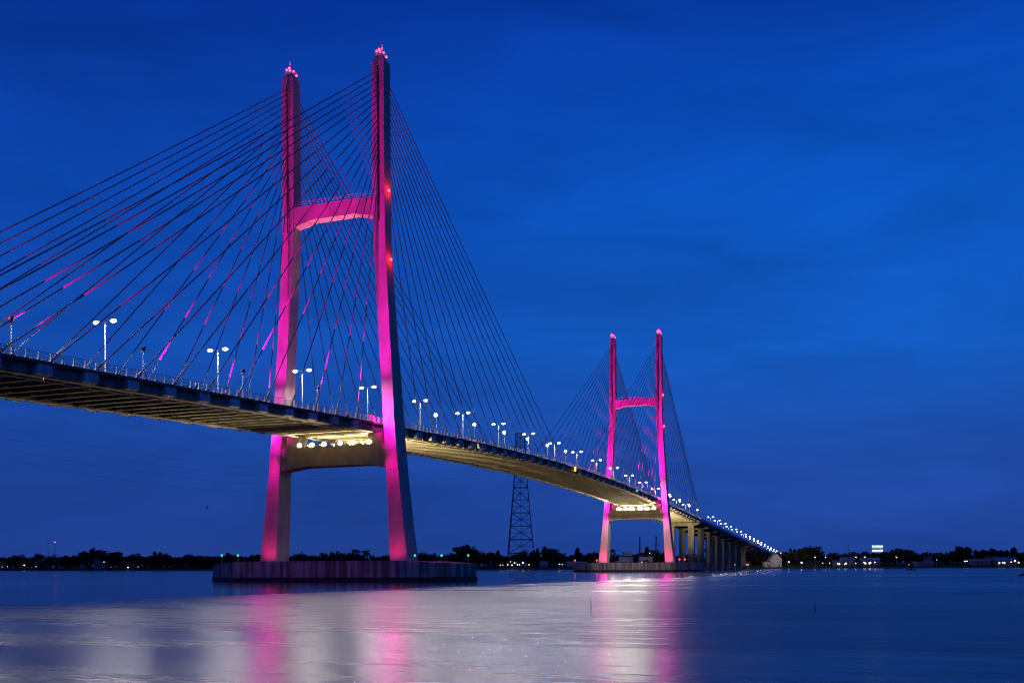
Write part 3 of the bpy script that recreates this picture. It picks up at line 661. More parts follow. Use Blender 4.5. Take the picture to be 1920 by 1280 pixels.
for (u, v, lab, lit, w) in ((90, 1010, 'taller of two thin masts on the far bank near the left edge', False, .22), (103, 1016, 'shorter thin mast topped by a pink light near the left edge', True, .22), (1199.5, 1006, 'slim grey mast on the bank seen between the legs of the far tower', False, .5), (1590.5, 1022, 'thin aerial mast above the trees left of the lit billboard', False, .18)):
    q = atz(u, v, 1450 if u < 500 else 1000); r_ = empty('mast', (q.x, q.y, 1)); tag(r_, lab, 'mast')
    mb = MB(); mb.tube((0, 0, 0), (0, 0, q.z - 1), w * 2.0, w * 1.2, n=5); mb.build('pole', M['lattice'], r_)
    g_ = MB(); g_.ball((0, 0, q.z - .8), .5 if lit else .35, n=8, k=5); g_.build('lamp' if lit else 'finial', M['pink_lens'] if lit else M['lattice'], r_)
for i, (za, u1, v1, pos) in enumerate(((.80, -250, 742, 'highest'), (.79, -250, 762, 'second highest'), (.77, -250, 784, 'third highest'), (.75, -250, 806, 'lowest'))):
    a = Vector((tb.x, tb.y, 2 + lh * za)); c = atz(u1, v1, 520)
    mb = MB(); mb.path(catenary(a, c, 26 + i * 1.5, 24), .045, n=3)
    tag(mb.build('power_line', M['lattice']), '%s of the faint power lines sagging across the sky under the deck' % pos, 'power line', 'power lines leading left from the lattice tower')

# ------------------------------------------------------------------ trees
def clump_crown(kind, seed):
    rnd = random.Random(seed); mb = MB(); cl_ = []
    if kind == 'round':
        for k in range(11): 
            a = rnd.uniform(0, 6.28); rr = rnd.uniform(.1, .36); cl_.append((rr * math.cos(a), rr * math.sin(a), rnd.uniform(.42, .84) - rr * .25, rnd.uniform(.13, .22)))
    elif kind == 'ragged':
        for k in range(13):
            a = rnd.uniform(0, 6.28); rr = rnd.uniform(.05, .46); cl_.append((rr * math.cos(a), rr * math.sin(a), rnd.uniform(.38, .92), rnd.uniform(.07, .16)))
    elif kind == 'conic':
        for k in range(12):
            t_ = k / 11; a = rnd.uniform(0, 6.28); rr = (1 - t_) * .16; cl_.append((rr * math.cos(a), rr * math.sin(a), .18 + .76 * t_, .19 * (1 - t_) + .03))
    elif kind == 'cypress':
        for k in range(9): cl_.append((rnd.uniform(-.03, .03), rnd.uniform(-.03, .03), .12 + .1 * k, .085 - .004 * abs(k - 3)))
    elif kind == 'flat':
        for k in range(14):
            a = rnd.uniform(0, 6.28); rr = rnd.uniform(.05, .6); cl_.append((rr * math.cos(a), rr * math.sin(a), rnd.uniform(.68, .92) - rr * .1, rnd.uniform(.07, .14)))
    for (x_, y_, z_, r_) in cl_:
        for q in range(52):
            v = Vector((rnd.gauss(0, 1), rnd.gauss(0, 1), rnd.gauss(0, 1))).normalized() * r_ * (rnd.random() ** .4) * 1.28
            c = Vector((x_, y_, z_)) + Vector((v.x, v.y, v.z * .85)); s_ = rnd.uniform(.028, .062)
            u = Vector((rnd.uniform(-1, 1), rnd.uniform(-1, 1), rnd.uniform(-1, 1))).normalized(); w = u.cross(Vector((rnd.uniform(-1, 1), rnd.uniform(-1, 1), 1))).normalized()
            mb.quad(c - u * s_ - w * s_ * .7, c + u * s_ - w * s_ * .5, c + u * s_ * .8 + w * s_, c - u * s_ * .6 + w * s_ * .8)
    return mb, cl_
def make_tree(kind, seed):
    r_ = empty({'round': 'broadleaf_tree', 'ragged': 'ragged_tree', 'conic': 'conifer_tree', 'cypress': 'cypress_tree', 'flat': 'spreading_tree'}[kind])
    mb, cl_ = clump_crown(kind, seed); mb.build('crown', M['leaf'], r_)
    t_ = MB(); t_.tube((0, 0, -.02), (0, 0, .45 if kind in ('round', 'ragged', 'flat') else .9), .028, .012, n=6)
    if kind in ('round', 'ragged', 'flat'):
        for c in cl_[::2]: t_.tube((0, 0, .34), (c[0], c[1], c[2]), .012, .004, n=4)
    t_.build('trunk', M['bark'], r_); return r_
def make_palm(seed):
    rnd = random.Random(seed); r_ = empty('palm_tree'); mb = MB(); bend = rnd.uniform(-.06, .06); top = (bend, 0, .82)
    t_ = MB(); t_.path([(0, 0, -.02), (bend * .3, 0, .3), (bend * .7, 0, .6), top], .014, n=5); t_.build('trunk', M['bark'], r_)
    for k in range(15):
        a = k * 2.4 + rnd.uniform(-.2, .2); up = rnd.uniform(-.05, .2); L_ = rnd.uniform(.22, .32); d = Vector((math.cos(a), math.sin(a), 0)); pts = []
        for j in range(5): s_ = j / 4; pts.append(Vector(top) + d * L_ * s_ + Vector((0, 0, up * s_ * 1.6 - .28 * s_ * s_)))
        sd_ = Vector((-d.y, d.x, 0))
        for j in range(4):
            w0 = .03 if j else .008; w1 = .03 if j < 3 else .004
            mb.quad(pts[j] - sd_ * w0, pts[j] + sd_ * w0, pts[j + 1] + sd_ * w1, pts[j + 1] - sd_ * w1)
            mb.quad(pts[j], pts[j] + Vector((0, 0, -w0 * 1.8)), pts[j + 1] + Vector((0, 0, -w1 * 1.8)), pts[j + 1])
    mb.build('crown', M['palm'], r_); return r_
KN = {'r': 'round', 'g': 'ragged', 'c': 'conic', 'y': 'cypress', 'f': 'flat'}
protos = {}
for k_, kn in KN.items(): protos[k_] = [make_tree(kn, 100 + i * 7 + ord(k_)) for i in range(4 if k_ in 'rg' else 2)]
protos['p'] = [make_palm(11), make_palm(27), make_palm(33)]
used = set(); cnt = {}
# skyline measured along the far bank: column, top, kind
SKY = [(3,1044,'r'),(17,1045,'g'),(35,1038.5,'r'),(52,1043,'r'),(68,1036.5,'g'),(78,1039.5,'p'),(96,1040,'r'),(110,1041,'g'),(124,1040.5,'r'),(137,1040,'c'),(149,1039,'r'),(163,1031.5,'r'),(172,1030,'g'),(186,1028.5,'r'),(204,1030,'r'),(213,1034,'g'),(224,1034,'c'),(236,1042,'r'),
(243,1040,'r'),(255,1036,'r'),(265,1041,'g'),(276,1041,'g'),(290,1033.5,'c'),(302,1037,'r'),(311,1035,'g'),(325,1041,'r'),(340,1042,'r'),(353,1037,'r'),(366,1039,'r'),(382,1040,'r'),(392,1043,'g'),(402,1042,'c'),(418,1038,'g'),(427,1035,'c'),(440,1039,'r'),(453,1040,'r'),(466,1043,'r'),(477,1036,'r'),(489,1038,'g'),
(551,1040,'r'),(561,1035.5,'r'),(573,1038,'p'),(585,1040,'c'),(600,1036,'r'),(613,1030.5,'r'),(624,1036,'r'),(632,1039,'c'),(646,1033,'g'),(657,1034,'r'),(668,1028,'p'),(677,1036,'g'),(687,1029.5,'p'),(700,1040,'c'),(712,1041,'r'),(723,1039,'r'),
(792,1034,'r'),(803,1037,'g'),(815,1036,'c'),(827,1039,'r'),(840,1037,'r'),(852,1031,'r'),(866,1025,'g'),(878,1019.5,'r'),(889,1028,'r'),(898,1036,'g'),(910,1035,'g'),(920,1033,'r'),(934,1031,'c'),(945,1038,'r'),(957,1040,'g'),(976,1031,'g'),(990,1037,'r'),(1001,1033,'g'),(1008,1027,'c'),(1021,1023.5,'c'),(1029,1025,'r'),(1038,1030,'r'),(1047,1039,'g'),(1055,1035,'p'),(1068,1042,'r'),(1083,1026,'c'),(1094,1033,'r'),(1108,1031,'r'),(1118,1036,'r'),
(1146,1028,'p'),(1158,1044,'r'),(1193,1040,'c'),(1204,1033,'r'),(1213,1024,'c'),(1224,1030,'r'),(1233,1036,'r'),(1243,1028,'r'),
(1334,1026,'r'),(1350,1019,'r'),(1364,1020,'g'),(1380,1024,'r'),(1396,1029,'r'),(1409,1036,'g'),(1419,1040,'g'),(1428,1044,'g'),(1440,1034,'r'),
(1462,1031,'r'),(1471,1033,'r'),(1482,1027,'c'),(1490,1029,'c'),(1501,1034,'r'),(1513,1024.5,'r'),(1521,1024,'r'),(1532,1022.5,'p'),(1545,1038,'c'),(1557,1036,'r'),(1567,1037,'g'),(1579,1038,'r'),(1590,1040,'r'),(1599,1033,'p'),(1610,1039,'r'),(1622,1032.5,'p'),(1632,1038,'g'),(1641,1040,'r'),(1651,1036,'r'),
(1665,1031,'r'),(1676,1035,'r'),(1690,1026.5,'r'),(1700,1028.5,'r'),(1710,1034,'r'),(1717,1036,'c'),(1731,1034,'r'),(1742,1038,'r'),(1755,1035,'p'),(1767,1039,'r'),(1781,1039,'r'),(1789,1033,'g'),(1798,1022.5,'g'),(1806,1028,'r'),(1815,1035,'r'),(1824,1038,'g'),(1835,1031,'g'),(1849,1030,'f'),(1863,1028.5,'f'),(1884,1032,'f'),(1898,1026,'y'),(1903.5,1026,'y'),(1912,1035,'r'),(1923,1033,'g')]
LM = [(0, 300, 'from the left edge of the photo'), (300, 520, 'leftwards from the near tower'), (520, 760, 'between the near tower legs, from the left'), (760, 950, 'rightwards from the near tower'), (950, 1130, 'rightwards from the lattice tower'), (1130, 1250, 'between the far tower legs, from the left'), (1250, 1450, 'beside the viaduct piers, from the left'), (1450, 1640, 'rightwards from the gabled house'), (1640, 1800, 'rightwards from the lit billboard'), (1800, 1960, 'leftwards from the right edge of the photo')]
KD = {'r': 'round-crowned', 'g': 'ragged-crowned', 'c': 'pointed', 'y': 'narrow cypress-like', 'f': 'flat spreading', 'p': 'palm'}
def depth_of(u):
    # depth at which the sight line meets the bank a little inland
    z = 300.0
    while z < 5000:
        q = atz(u, YH, z)
        if q.y > shore_y(q.x) + 18: return z
        z += 10
    return z
trees = []
for i, (u, v, k_) in enumerate(SKY):
    for a, c, nm in LM:
        if a <= u < c: seg = (a, c, nm)
    trees.append((u, v, k_, seg))
from collections import defaultdict
segc = defaultdict(list)
for t_ in trees: segc[(t_[3], t_[2])].append(t_)
order = {}
for key, lst in segc.items():
    rev = 'leftwards' in key[0][2]
    for j, t_ in enumerate(sorted(lst, key=lambda q: -q[0] if rev else q[0])): order[(t_[0], t_[2])] = j + 1
for i, (u, v, k_, seg) in enumerate(trees):
    pi = random.randrange(len(protos[k_])); p_ = protos[k_][pi]
    if id(p_) in used: p_ = copy_tree(p_)
    else: used.add(id(p_))
    Z = depth_of(u) + random.uniform(0, 22); q = atz(u, v, Z); zg = 1.5; h = (q.z - zg)
    sl_ = {'r': random.uniform(.95, 1.35), 'g': random.uniform(.85, 1.15), 'c': random.uniform(.9, 1.2), 'y': .9, 'f': 1.2, 'p': 1.0}[k_]
    p_.location = (q.x, q.y, zg); hh = h / {'r': .98, 'g': 1.0, 'c': 1.0, 'y': 1.0, 'f': .98, 'p': .93}[k_]
    sl_ *= {1690: 1.5, 1798: 1.25, 1515: 1.2, 186: 1.3, 1513: 1.3, 878: 1.15}.get(u, 1.0); p_.scale = (hh * sl_, hh * sl_, hh); p_.rotation_euler = (0, 0, random.uniform(0, 6.28))
    tag(p_, 'dark %s tree, %s such %s' % (KD[k_], ORD[order[(u, k_)]], seg[2]) if k_ != 'p' else 'dark palm, %s palm %s' % (ORD[order[(u, k_)]], seg[2]), 'palm tree' if k_ == 'p' else 'tree', 'trees along the far bank')
# unused prototypes are removed
for k_ in protos:
    for p_ in protos[k_]:
        if id(p_) not in used:
            for ch in list(p_.children): bpy.data.objects.remove(ch)
            bpy.data.objects.remove(p_)
# far-off wood behind, one mass
wd = MB(); rnd = random.Random(3)
u = -160
while u < 2100:
    Z = depth_of(u) + 34; q = atz(u, YH, Z); zt = (YH - (1042.5 + rnd.uniform(-3, 3) + (6 if 1300 < u < 1440 else 0))) / FPX * Z + CAM.z
    base = Vector((q.x, q.y, 1.2)); w_ = 8 / FPX * Z
    for k in range(34):
        c = base + Vector((rnd.uniform(-1, 1) * w_, rnd.uniform(-1, 1) * w_, rnd.random() ** .8 * (zt - 1.2))); s_ = rnd.uniform(.7, 1.6) * Z / 1000
        a = Vector((rnd.uniform(-1, 1), rnd.uniform(-1, 1), rnd.uniform(-.6, .6))).normalized(); w = a.cross(Vector((rnd.uniform(-1, 1), rnd.uniform(-1, 1), 1))).normalized()
        wd.quad(c - a * s_ - w * s_, c + a * s_ - w * s_ * .7, c + a * s_ * .8 + w * s_, c - a * s_ * .8 + w * s_)
    u += 4
tag(wd.build('distant_wood', M['leaf']), 'dark continuous wood and undergrowth behind the bank trees', 'woodland', kind='stuff')
# bank scrub close to the water
sb = MB(); u = -160
while u < 2100:
    q0 = depth_of(u) - 12; q = atz(u, YH, q0)
    for k in range(9):
        c = Vector((q.x + rnd.uniform(-3, 3), q.y + rnd.uniform(-5, 6), .9 + abs(rnd.gauss(0, 1.0)))); s_ = rnd.uniform(.3, .8) * q0 / 900
        a = Vector((rnd.uniform(-1, 1), rnd.uniform(-1, 1), rnd.uniform(-.4, .4))).normalized(); w = a.cross(Vector((rnd.uniform(-1, 1), rnd.uniform(-1, 1), 1))).normalized()
        sb.quad(c - a * s_ - w * s_, c + a * s_ - w * s_ * .7, c + a * s_ * .8 + w * s_, c - a * s_ * .8 + w * s_)
    u += 2.5
tag(sb.build('bank_scrub', M['grass']), 'low scrub and reeds along the foot of the far bank', 'scrub', kind='stuff')

# ------------------------------------------------------------------ houses on the bank
def house(u0, u1, vt, ve, label, wall='white_wall', roof='tile_roof', gable=True, flat=False, fwd=14, lit=0, depth=9, chim=False, cat='house', name='house', vb=1061, windows=2):
    um = (u0 + u1) / 2; Z = depth_of(um) - fwd; a = atz(u0, ve, Z); c = atz(u1, ve, Z); W = (c - a).length; o_ = (a + c) / 2; zg = 1.2
    hz = o_.z - zg; ht = atz(um, vt, Z).z - zg
    r_ = empty(name, (o_.x, o_.y, zg), TH); tag(r_, label, cat)
    w = W / 2; d = depth; mb = MB(); mb.box(-w, w, 0, d, 0, hz)
    if gable and not flat: mb.poly([(-w, .002, hz), (w, .002, hz), (0, .002, ht)]); mb.poly([(w, d, hz), (-w, d, hz), (0, d, ht)])
    mb.build('wall', M[wall], r_)
    rf = MB(); ov = .4; tk = .22
    if flat:
        rf.box(-w - ov, w + ov, -ov, d + ov, hz, ht)
    elif gable:
        for sg in (-1, 1):
            p0 = (sg * (w + ov), hz - ov * (ht - hz) / w * .9); p1 = (0, ht)
            rf.loft([[(p0[0], -ov, p0[1]), (p1[0], -ov, p1[1]), (p1[0], -ov, p1[1] + tk), (p0[0], -ov, p0[1] + tk)][::sg], [(p0[0], d + ov, p0[1]), (p1[0], d + ov, p1[1]), (p1[0], d + ov, p1[1] + tk), (p0[0], d + ov, p0[1] + tk)][::sg]])
    else:   # ridge parallel to the front
        rf.loft([[(-w - ov, -ov - .3, hz - .1), (-w - ov, d + ov, hz - .1), (-w - ov, d / 2, ht)], [(w + ov, -ov - .3, hz - .1), (w + ov, d + ov, hz - .1), (w + ov, d / 2, ht)]])
    rf.build('roof', M[roof], r_)
    for k in range(windows):
        x_ = -w + (k + .6) * 2 * w / (windows + .2); fr = MB(); ww = min(.7, w * .25); z0 = hz * .35; z1 = min(hz * .75, z0 + 1.5)
        fr.box(x_ - ww, x_ + ww, -.06, .02, z0, z1); fo = fr.build('window', M['grey_wall'], r_)
        g_ = MB(); g_.box(x_ - ww + .1, x_ + ww - .1, -.09, -.055, z0 + .1, z1 - .1); g_.build('pane', M['window_light'] if k < lit else M['glass'], fo)
    dr = MB(); dr.box(w * .45, w * .45 + 1, -.05, .02, 0, min(2.1, hz * .8)); dr.build('door', M['dark'], r_)
    return r_
house(1444, 1466, 1037, 1047, 'pale house with its plain gable end to the river, beside the end of the viaduct', fwd=22, windows=0)
house(1434, 1443.5, 1051, 1053, 'small lean-to with a dark opening left of the gabled house', wall='white_wall', flat=True, fwd=20, windows=1, name='shed', cat='shed')
house(1161, 1187, 1041, 1043, 'white two-storey block seen between the legs of the far tower', flat=True, fwd=-2, windows=3, lit=0)
house(1169, 1185, 1034, 1035.5, 'small white rooftop tower behind the white two-storey block', flat=True, fwd=-16, windows=1, roof='white_wall')
house(1199, 1224, 1035, 1043, 'long white house with an orange-lit wall right of the white block', gable=False, fwd=0, windows=3, lit=1)
house(1156, 1176, 1051, 1052.5, 'low shed with a bright white metal roof in front of the white block', flat=True, roof='white_wall', wall='grey_wall', fwd=16, windows=1, name='shed', cat='shed')
house(1064, 1101, 1052, 1054, 'low shed with a long blue-grey roof left of the far pile cap', flat=True, roof='blue_roof', wall='grey_wall', fwd=10, windows=1, name='shed', cat='shed')
house(1013, 1027, 1052, 1056, 'hut with a pale sloping roof under the tall trees by the lattice tower', gable=False, roof='blue_roof', wall='grey_wall', fwd=6, windows=1, name='shed', cat='shed')
house(1580, 1602, 1044, 1049, 'house with a grey sloping roof on the bank left of the billboard', gable=False, roof='blue_roof', wall='grey_wall', fwd=10, lit=1)
house(1567, 1591, 1050, 1051.5, 'open shed with a thin pale roof in front of the sloping-roofed house', flat=True, roof='blue_roof', wall='grey_wall', fwd=20, lit=1, name='shed', cat='shed')
house(1618, 1650, 1045, 1049, 'wide house with a grey roof and bright windows beneath the billboard', gable=False, roof='blue_roof', wall='grey_wall', fwd=12, lit=2, windows=4)
house(1735, 1748, 1042, 1045, 'small roof among trees right of the round double tree', gable=False, roof='blue_roof', wall='grey_wall', fwd=4, windows=1)
house(1719, 1751, 1052, 1053.5, 'long low shed with a dull blue roof strip', flat=True, roof='blue_roof', wall='grey_wall', fwd=16, windows=2, name='shed', cat='shed')
house(1826, 1858, 1047, 1051, 'long shed with a blue roof left of the brightly lit pavilion', flat=True, roof='blue_roof', wall='grey_wall', fwd=12, windows=3, name='shed', cat='shed')
house(1861, 1876, 1032, 1034, 'tall narrow unfinished block with two dark openings near the right edge', flat=True, roof='grey_wall', wall='white_wall', fwd=-6, windows=2)
house(1868, 1908, 1044, 1049, 'riverside pavilion with a hipped pale roof and bright lamps near the right edge', gable=False, roof='blue_roof', wall='grey_wall', fwd=16, lit=2, windows=4, name='pavilion', cat='pavilion')
house(176, 197, 1048, 1049.5, 'dark block with small paired windows among trees near the left edge', flat=True, roof='grey_wall', wall='grey_wall', fwd=14, windows=4, vb=1060)
house(-8, 7, 1057, 1058.5, 'low roof at the extreme left edge of the bank', flat=True, roof='blue_roof', wall='grey_wall', fwd=16, windows=1, name='shed', cat='shed')
# glowing tubes on posts for the lit strips under the viaduct
for (u0, u1, lab) in ((1326, 1330, 'short glowing strip under the viaduct, leftmost'), (1341, 1345, 'short glowing strip under the viaduct, second from the left'), (1355.5, 1375, 'longest glowing strip under the viaduct'), (1376.5, 1387, 'reddish glowing strip right of the longest one under the viaduct'), (1399, 1404, 'rightmost glowing strip under the viaduct')):
    Z = depth_of(u0) - 22; a = atz(u0, 1058, Z); c = atz(u1, 1058, Z); r_ = empty('glow_strip', (a.x, a.y, a.z)); tag(r_, lab, 'lamp', 'glowing strips on the shore under the viaduct')
    mb = MB(); mb.tube((0, 0, 0), c - a, .28, n=6); mb.build('tube', emit_mat('strip_glow', (1, .78, .55), 1.6), r_)
    ps = MB(); ps.tube((0, 0, 0), (0, 0, -a.z + .6), .08); ps.tube(c - a, (c.x - a.x, c.y - a.y, -a.z + .6), .08); ps.build('post', M['steel'], r_)
# billboard
def billboard_mat():
    m, t, b = mat('billboard_screen'); n = t.nodes; L = t.links
    g = n.new('ShaderNodeTexCoord'); s = n.new('ShaderNodeSeparateXYZ'); L.new(g.outputs['Generated'], s.inputs[0])
    r = n.new('ShaderNodeValToRGB'); r.color_ramp.interpolation = 'EASE'
    el = r.color_ramp.elements; el[0].position = 0; el[0].color = (.65, .85, 1, 1); el[1].position = 1; el[1].color = (.25, .6, .75, 1)
    for p, c in ((.22, (.95, .97, 1)), (.34, (.10, .16, .22)), (.46, (.06, .10, .12)), (.60, (.15, .25, .30)), (.74, (.95, 1, 1))): e = el.new(p); e.color = (*c, 1)
    nz_ = n.new('ShaderNodeTexNoise'); nz_.inputs['Scale'].default_value = 7; L.new(g.outputs['Generated'], nz_.inputs[0])
    a = n.new('ShaderNodeMath'); a.operation = 'MULTIPLY_ADD'; a.inputs[1].default_value = .5; L.new(nz_.outputs[0], a.inputs[0]); 
    a2 = n.new('ShaderNodeMath'); a2.operation = 'SUBTRACT'; a2.inputs[1].default_value = .25; L.new(s.outputs['Z'], a2.inputs[0]); L.new(a2.outputs[0], a.inputs[2]); L.new(a.outputs[0], r.inputs[0])
    L.new(r.outputs[0], b.inputs['Emission Color']); b.inputs['Emission Strength'].default_value = 1.1; b.inputs['Base Color'].default_value = (.1, .1, .1, 1); return m
Z = depth_of(1645) + 4; a = atz(1635, 1034, Z); c = atz(1655.5, 1034, Z); tp = atz(1645, 1021.5, Z)
bb = empty('billboard', ((a.x + c.x) / 2, (a.y + c.y) / 2, 1.5), TH); tag(bb, 'brightly lit white and cyan billboard on posts above the trees', 'billboard')
W = (c - a).length / 2; mb = MB(); mb.box(-W, W, -.1, .1, a.z - 1.5, tp.z - 1.5); mb.build('screen', billboard_mat(), bb)
mb = MB(); mb.box(-W - .15, W + .15, .11, .5, a.z - 1.7, tp.z - 1.3); mb.build('frame', M['lattice'], bb)
for sg in (-1, 1): mb = MB(); mb.tube((sg * W * .9, .3, 0), (sg * W * .9, .3, a.z - 1.6), .25, n=6); mb.build('post', M['lattice'], bb)
# small lamps of the villages
LAMPS = [(4,1062,.5,'o'),(14,1061.5,.4,'w'),(45.5,1059,1,'w'),(67.5,1061.5,.5,'w'),(195,1053,.6,'b'),(240,1063,.9,'w'),(259,1062,.4,'w'),(938,1058.5,.5,'w'),(943,1058.5,.5,'w'),(952,1058,.8,'w'),(957,1052.5,.6,'w'),(960,1059,.9,'w'),(965,1054.5,.8,'w'),(970,1058,.8,'w'),(974,1058,.6,'w'),(980.5,1054.5,1.1,'w'),(992,1058,1,'o'),(1049,1057,.8,'w'),(1054,1057.5,.5,'w'),(1218,1036,.5,'w'),(1437,1054,.0,'w'),(1479,1053,1.1,'w'),(1464,1036,.6,'w'),(1503,1054,1.4,'b'),(1528,1044,.9,'w'),(1548,1044,.7,'w'),(1542.5,1055,.7,'w'),(1555.5,1055,.7,'w'),(1571,1056,.8,'w'),(1584,1057,.8,'w'),(1604.5,1055.5,.9,'o'),(1604.5,1044,.9,'w'),(1621.5,1044,.9,'w'),(1620.5,1054,1.1,'b'),(1631.5,1054.5,1.6,'b'),(1640,1053.5,1,'w'),(1681,1044,.8,'w'),(1704,1058,.5,'o'),(1756,1049,.5,'o'),(1809,1051.5,.9,'w'),(1813,1051.5,.9,'w'),(1880,1054,.8,'w'),(1896,1053,1.1,'o'),(1903,1051,1.4,'w'),(1910,1054,1.4,'o')]
EMB = {'w': emit_mat('white_bulb', (1, .95, .85), 6), 'o': emit_mat('orange_bulb', (1, .6, .25), 4), 'b': emit_mat('cool_bulb', (.8, .9, 1), 7)}
LSEG = [(0, 400, 'left of the near pile cap'), (400, 1062, 'beneath the lattice tower'), (1062, 1300, 'behind the far pile cap'), (1300, 1600, 'right of the gabled house'), (1600, 1700, 'around the billboard house'), (1700, 2000, 'towards the right edge')]
lc = defaultdict(int)
for (u, v, s_, c_) in sorted(LAMPS):
    if s_ == 0: continue
    nm = [n_ for a, b2, n_ in LSEG if a <= u < b2][0]; lc[nm] += 1
    Z = depth_of(u) - 26; q = atz(u, v, Z); r_ = empty('bank_lamp', (q.x, q.y, .8)); tag(r_, 'tiny %s lamp %s, %s from the left there' % ({'w': 'white', 'o': 'orange', 'b': 'bluish white'}[c_], nm, ORD[lc[nm]]), 'lamp', 'village lamps on the far bank')
    mb = MB(); mb.tube((0, 0, 0), (0, 0, max(.4, q.z - .8)), .06, n=4); mb.build('post', M['steel'], r_)
    mb = MB(); mb.ball((0, 0, q.z - .8), .42 * s_ * Z / 900, n=8, k=5, sx=1.15); mb.build('bulb', EMB[c_], r_)
spot('bank_spot', atz(1440, 1047, depth_of(1455) - 60), atz(1455, 1050, depth_of(1455) - 22), 9000, (1, .8, .62), size=70, blend=1, radius=1)  # unseen spot aimed at the gabled house, no fixture modelled
spot('bank_spot', atz(1415, 1044, depth_of(1415) - 40), atz(1405, 1050, depth_of(1415)), 3500, (1, .75, .4), size=80, blend=1, radius=1)  # unseen spot aimed at the bank left of the house, no fixture modelled
# ------------------------------------------------------------------ boats, stakes, bird
def boat(u, v, L_, label, hy=True):
    d = ray(u, v); k = -CAM.z / d.z; q = CAM + d * k; r_ = empty('boat', (q.x, q.y, 0), TH); tag(r_, label, 'boat'); mb = MB()
    xs_ = [-.5, -.38, -.15, .15, .38, .5]; wd_ = [.02, .09, .13, .13, .09, .02]; zt_ = [.14, .10, .08, .08, .10, .15]
    mb.loft([[(x_ * L_, -w_ * L_, z_ * L_), (x_ * L_, -w_ * L_ * .5, -.03 * L_), (x_ * L_, w_ * L_ * .5, -.03 * L_), (x_ * L_, w_ * L_, z_ * L_)] for x_, w_, z_ in zip(xs_, wd_, zt_)]); mb.build('hull', M['boat'], r_)
    mb = MB(); mb.box(-.18 * L_, .12 * L_, -.09 * L_, .09 * L_, .08 * L_, .2 * L_); mb.build('cabin', M['boat'], r_)
    for x_ in (-.1, .05): mb = MB(); mb.tube((x_ * L_, 0, .2 * L_), (x_ * L_, 0, .38 * L_), .05, n=4); mb.build('post', M['boat'], r_)
boat(1708, 1068.5, 5.5, 'small dark boat on the water right of the billboard')
boat(1921, 1079, 3.2, 'dark boat cut by the right edge of the photo')
for (u, v0, v1, lab) in ((1528, 1124, 1147, 'thin dark stake standing in the open water at right'), (1108, 1120, 1160, 'thin dark stake standing in the bright water left of the far tower')):
    d = ray(u, v1); q = CAM + d * (-CAM.z / d.z); hgt = (v1 - v0) / FPX * (q - CAM).dot(FW)
    mb = MB(); mb.tube((0, 0, -.8), (.01, 0, hgt * .6), .035, .03, n=5); mb.tube((.01, 0, hgt * .6), (.0, .01, hgt), .03, .02, n=5)
    o = mb.build('stake', M['boat']); o.location = (q.x, q.y, 0); tag(o, lab, 'stake')
q = atz(388, 951, 160); mb = MB()
mb.loft([[(q.x + dx * .0, q.y + r_ * math.cos(a), q.z + dz + r_ * .5 * math.sin(a)) for a in (0, 2, 4)] for dx, dz, r_ in ((0, -.28, .02), (0, 0, .1), (0, .22, .07), (0, .32, .01))])
mb.poly([(q.x, q.y, q.z + .12), (q.x + .1, q.y + .25, q.z + .42), (q.x + .12, q.y + .1, q.z - .02)]); mb.poly([(q.x, q.y, q.z + .12), (q.x - .12, q.y - .2, q.z - .38), (q.x + .05, q.y - .05, q.z - .1)])
tag(mb.build('bird', M['hair'], loc=q), 'small dark bird flying low left of the near tower', 'bird')
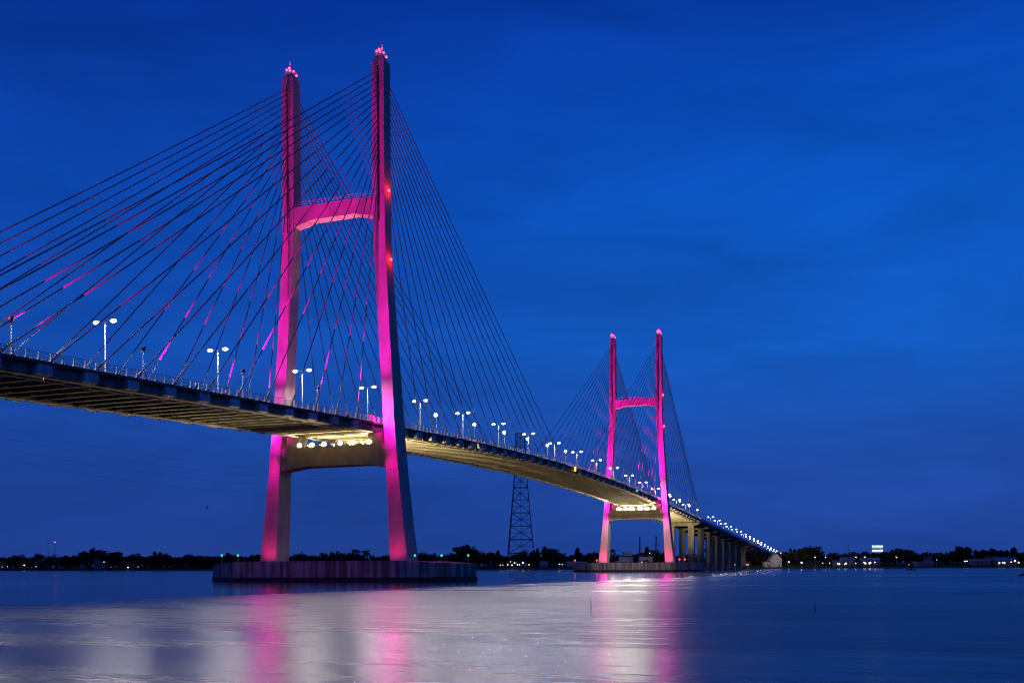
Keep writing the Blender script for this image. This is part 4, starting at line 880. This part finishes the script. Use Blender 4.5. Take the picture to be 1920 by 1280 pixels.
# ------------------------------------------------------------------ people on the near footway
def person(y, x, shirt, label, seed, lean=0):
    rnd = random.Random(seed); z = zd(y) + .02; r_ = empty('person', (x, y, z), rnd.uniform(-.8, .8)); tag(r_, label, 'person', None)
    def skin(name, pts, edges, rad, m_, par):
        me = bpy.data.meshes.new(name); me.from_pydata(pts, edges, []); o = bpy.data.objects.new(name, me); col.objects.link(o); o.parent = par; me.materials.append(m_)
        md = o.modifiers.new('skin', 'SKIN')
        for v_, r in zip(me.skin_vertices[0].data if me.skin_vertices else [], rad): v_.radius = (r, r)
        return o
    def chain(mb, pts, n=8):
        rings = []
        for i, (p, r) in enumerate(pts):
            p = Vector(p); d = (Vector(pts[min(i + 1, len(pts) - 1)][0]) - Vector(pts[max(i - 1, 0)][0])).normalized()
            u = d.cross(Vector((0, 1, 0))); u = (u if u.length > .1 else d.cross(Vector((1, 0, 0)))).normalized(); w = d.cross(u)
            rings.append([p + u * r * math.cos(6.283 * k / n) - w * r * math.sin(6.283 * k / n) for k in range(n)])
        mb.loft(rings)
    b = MB()
    chain(b, [((0, 0, .86), .13), ((0, lean * .02, 1.05), .14), ((0, lean * .05, 1.3), .17), ((0, lean * .06, 1.42), .09), ((0, lean * .07, 1.5), .055), ((0, lean * .08, 1.56), .085), ((0, lean * .09, 1.64), .10), ((0, lean * .09, 1.72), .07), ((0, lean * .09, 1.74), .02)])
    for sg in (-1, 1):
        chain(b, [((sg * .09, 0, .92), .095), ((sg * .10, .02, .5), .065), ((sg * .10, -.02, .1), .045), ((sg * .10, .0, .04), .05), ((sg * .10, .12, .03), .03)])
        chain(b, [((sg * .17, lean * .05, 1.38), .055), ((sg * .25, lean * .03 + .04, 1.12), .042), ((sg * .22, lean * .05 + .2, .98), .033), ((sg * .20, lean * .05 + .27, .97), .03)])
        for f_ in range(4): chain(b, [((sg * (.18 + f_ * .016), lean * .05 + .26, .97), .011), ((sg * (.18 + f_ * .016), lean * .05 + .33 - abs(f_ - 1.5) * .01, .95), .009)], n=5)
        chain(b, [((sg * .17, lean * .05 + .24, .97), .012), ((sg * .145, lean * .05 + .28, .96), .01)], n=5)
    b.build('body', M['skin'], r_)
    s_ = MB(); chain(s_, [((0, 0, .84), .165), ((0, lean * .02, 1.05), .16), ((0, lean * .05, 1.3), .19), ((0, lean * .06, 1.41), .12), ((0, lean * .06, 1.44), .07)])
    for sg in (-1, 1): chain(s_, [((sg * .15, lean * .05, 1.38), .075), ((sg * .24, lean * .03 + .03, 1.15), .058)])
    s_.build('shirt', M[shirt], r_)
    s_ = MB()
    for sg in (-1, 1): chain(s_, [((sg * .07, 0, .93), .12), ((sg * .10, .02, .5), .085), ((sg * .10, -.02, .08), .065)])
    s_.build('trousers', M['trousers'], r_)
    h = MB(); h.ball((0, lean * .09 - .015, 1.67), .115, n=10, k=7, sz=.95); h.build('hair', M['hair'], r_)
for i, (u, sh, lab) in enumerate(((368, 'shirt_pale', 'person in a pale top at the railing left of the second street lamp'), (428, 'shirt_red', 'person in a dark red top at the railing right of the second street lamp'), (597, 'shirt_purple', 'person in a purple top at the railing just right of the pink left leg'), (602, 'shirt_red', 'person in a red top standing close beside the one in purple'), (651, 'shirt_pale', 'person in a pale top between the tower legs, left one of a pair'), (656, 'shirt_purple', 'person in a purple top between the tower legs, right one of a pair'))):
    q = onx(u, 760, 11.0); person(q.y, 11.0 - (i % 2) * .3, sh, lab, i, lean=(-1) ** i)
# red cabinet by the near tower
q = onx(697, 785, 12.0); mb = MB(); mb.box(11.55, 12.0, q.y - .35, q.y + .35, zd(q.y) + .16, zd(q.y) + 1.5); mb.box(11.5, 12.05, q.y - .4, q.y + .4, zd(q.y) + 1.5, zd(q.y) + 1.6)
tag(mb.build('cabinet', M['red_paint'], loc=(11.8, q.y, zd(q.y) + .16)), 'red cabinet on the footway just left of the right tower leg', 'cabinet')
print('objects', len(bpy.data.objects))

for o in bpy.data.objects:
    if 'label' in o and not 4 <= len(o['label'].split()) <= 16: print('LABEL', o.name, o['label'])
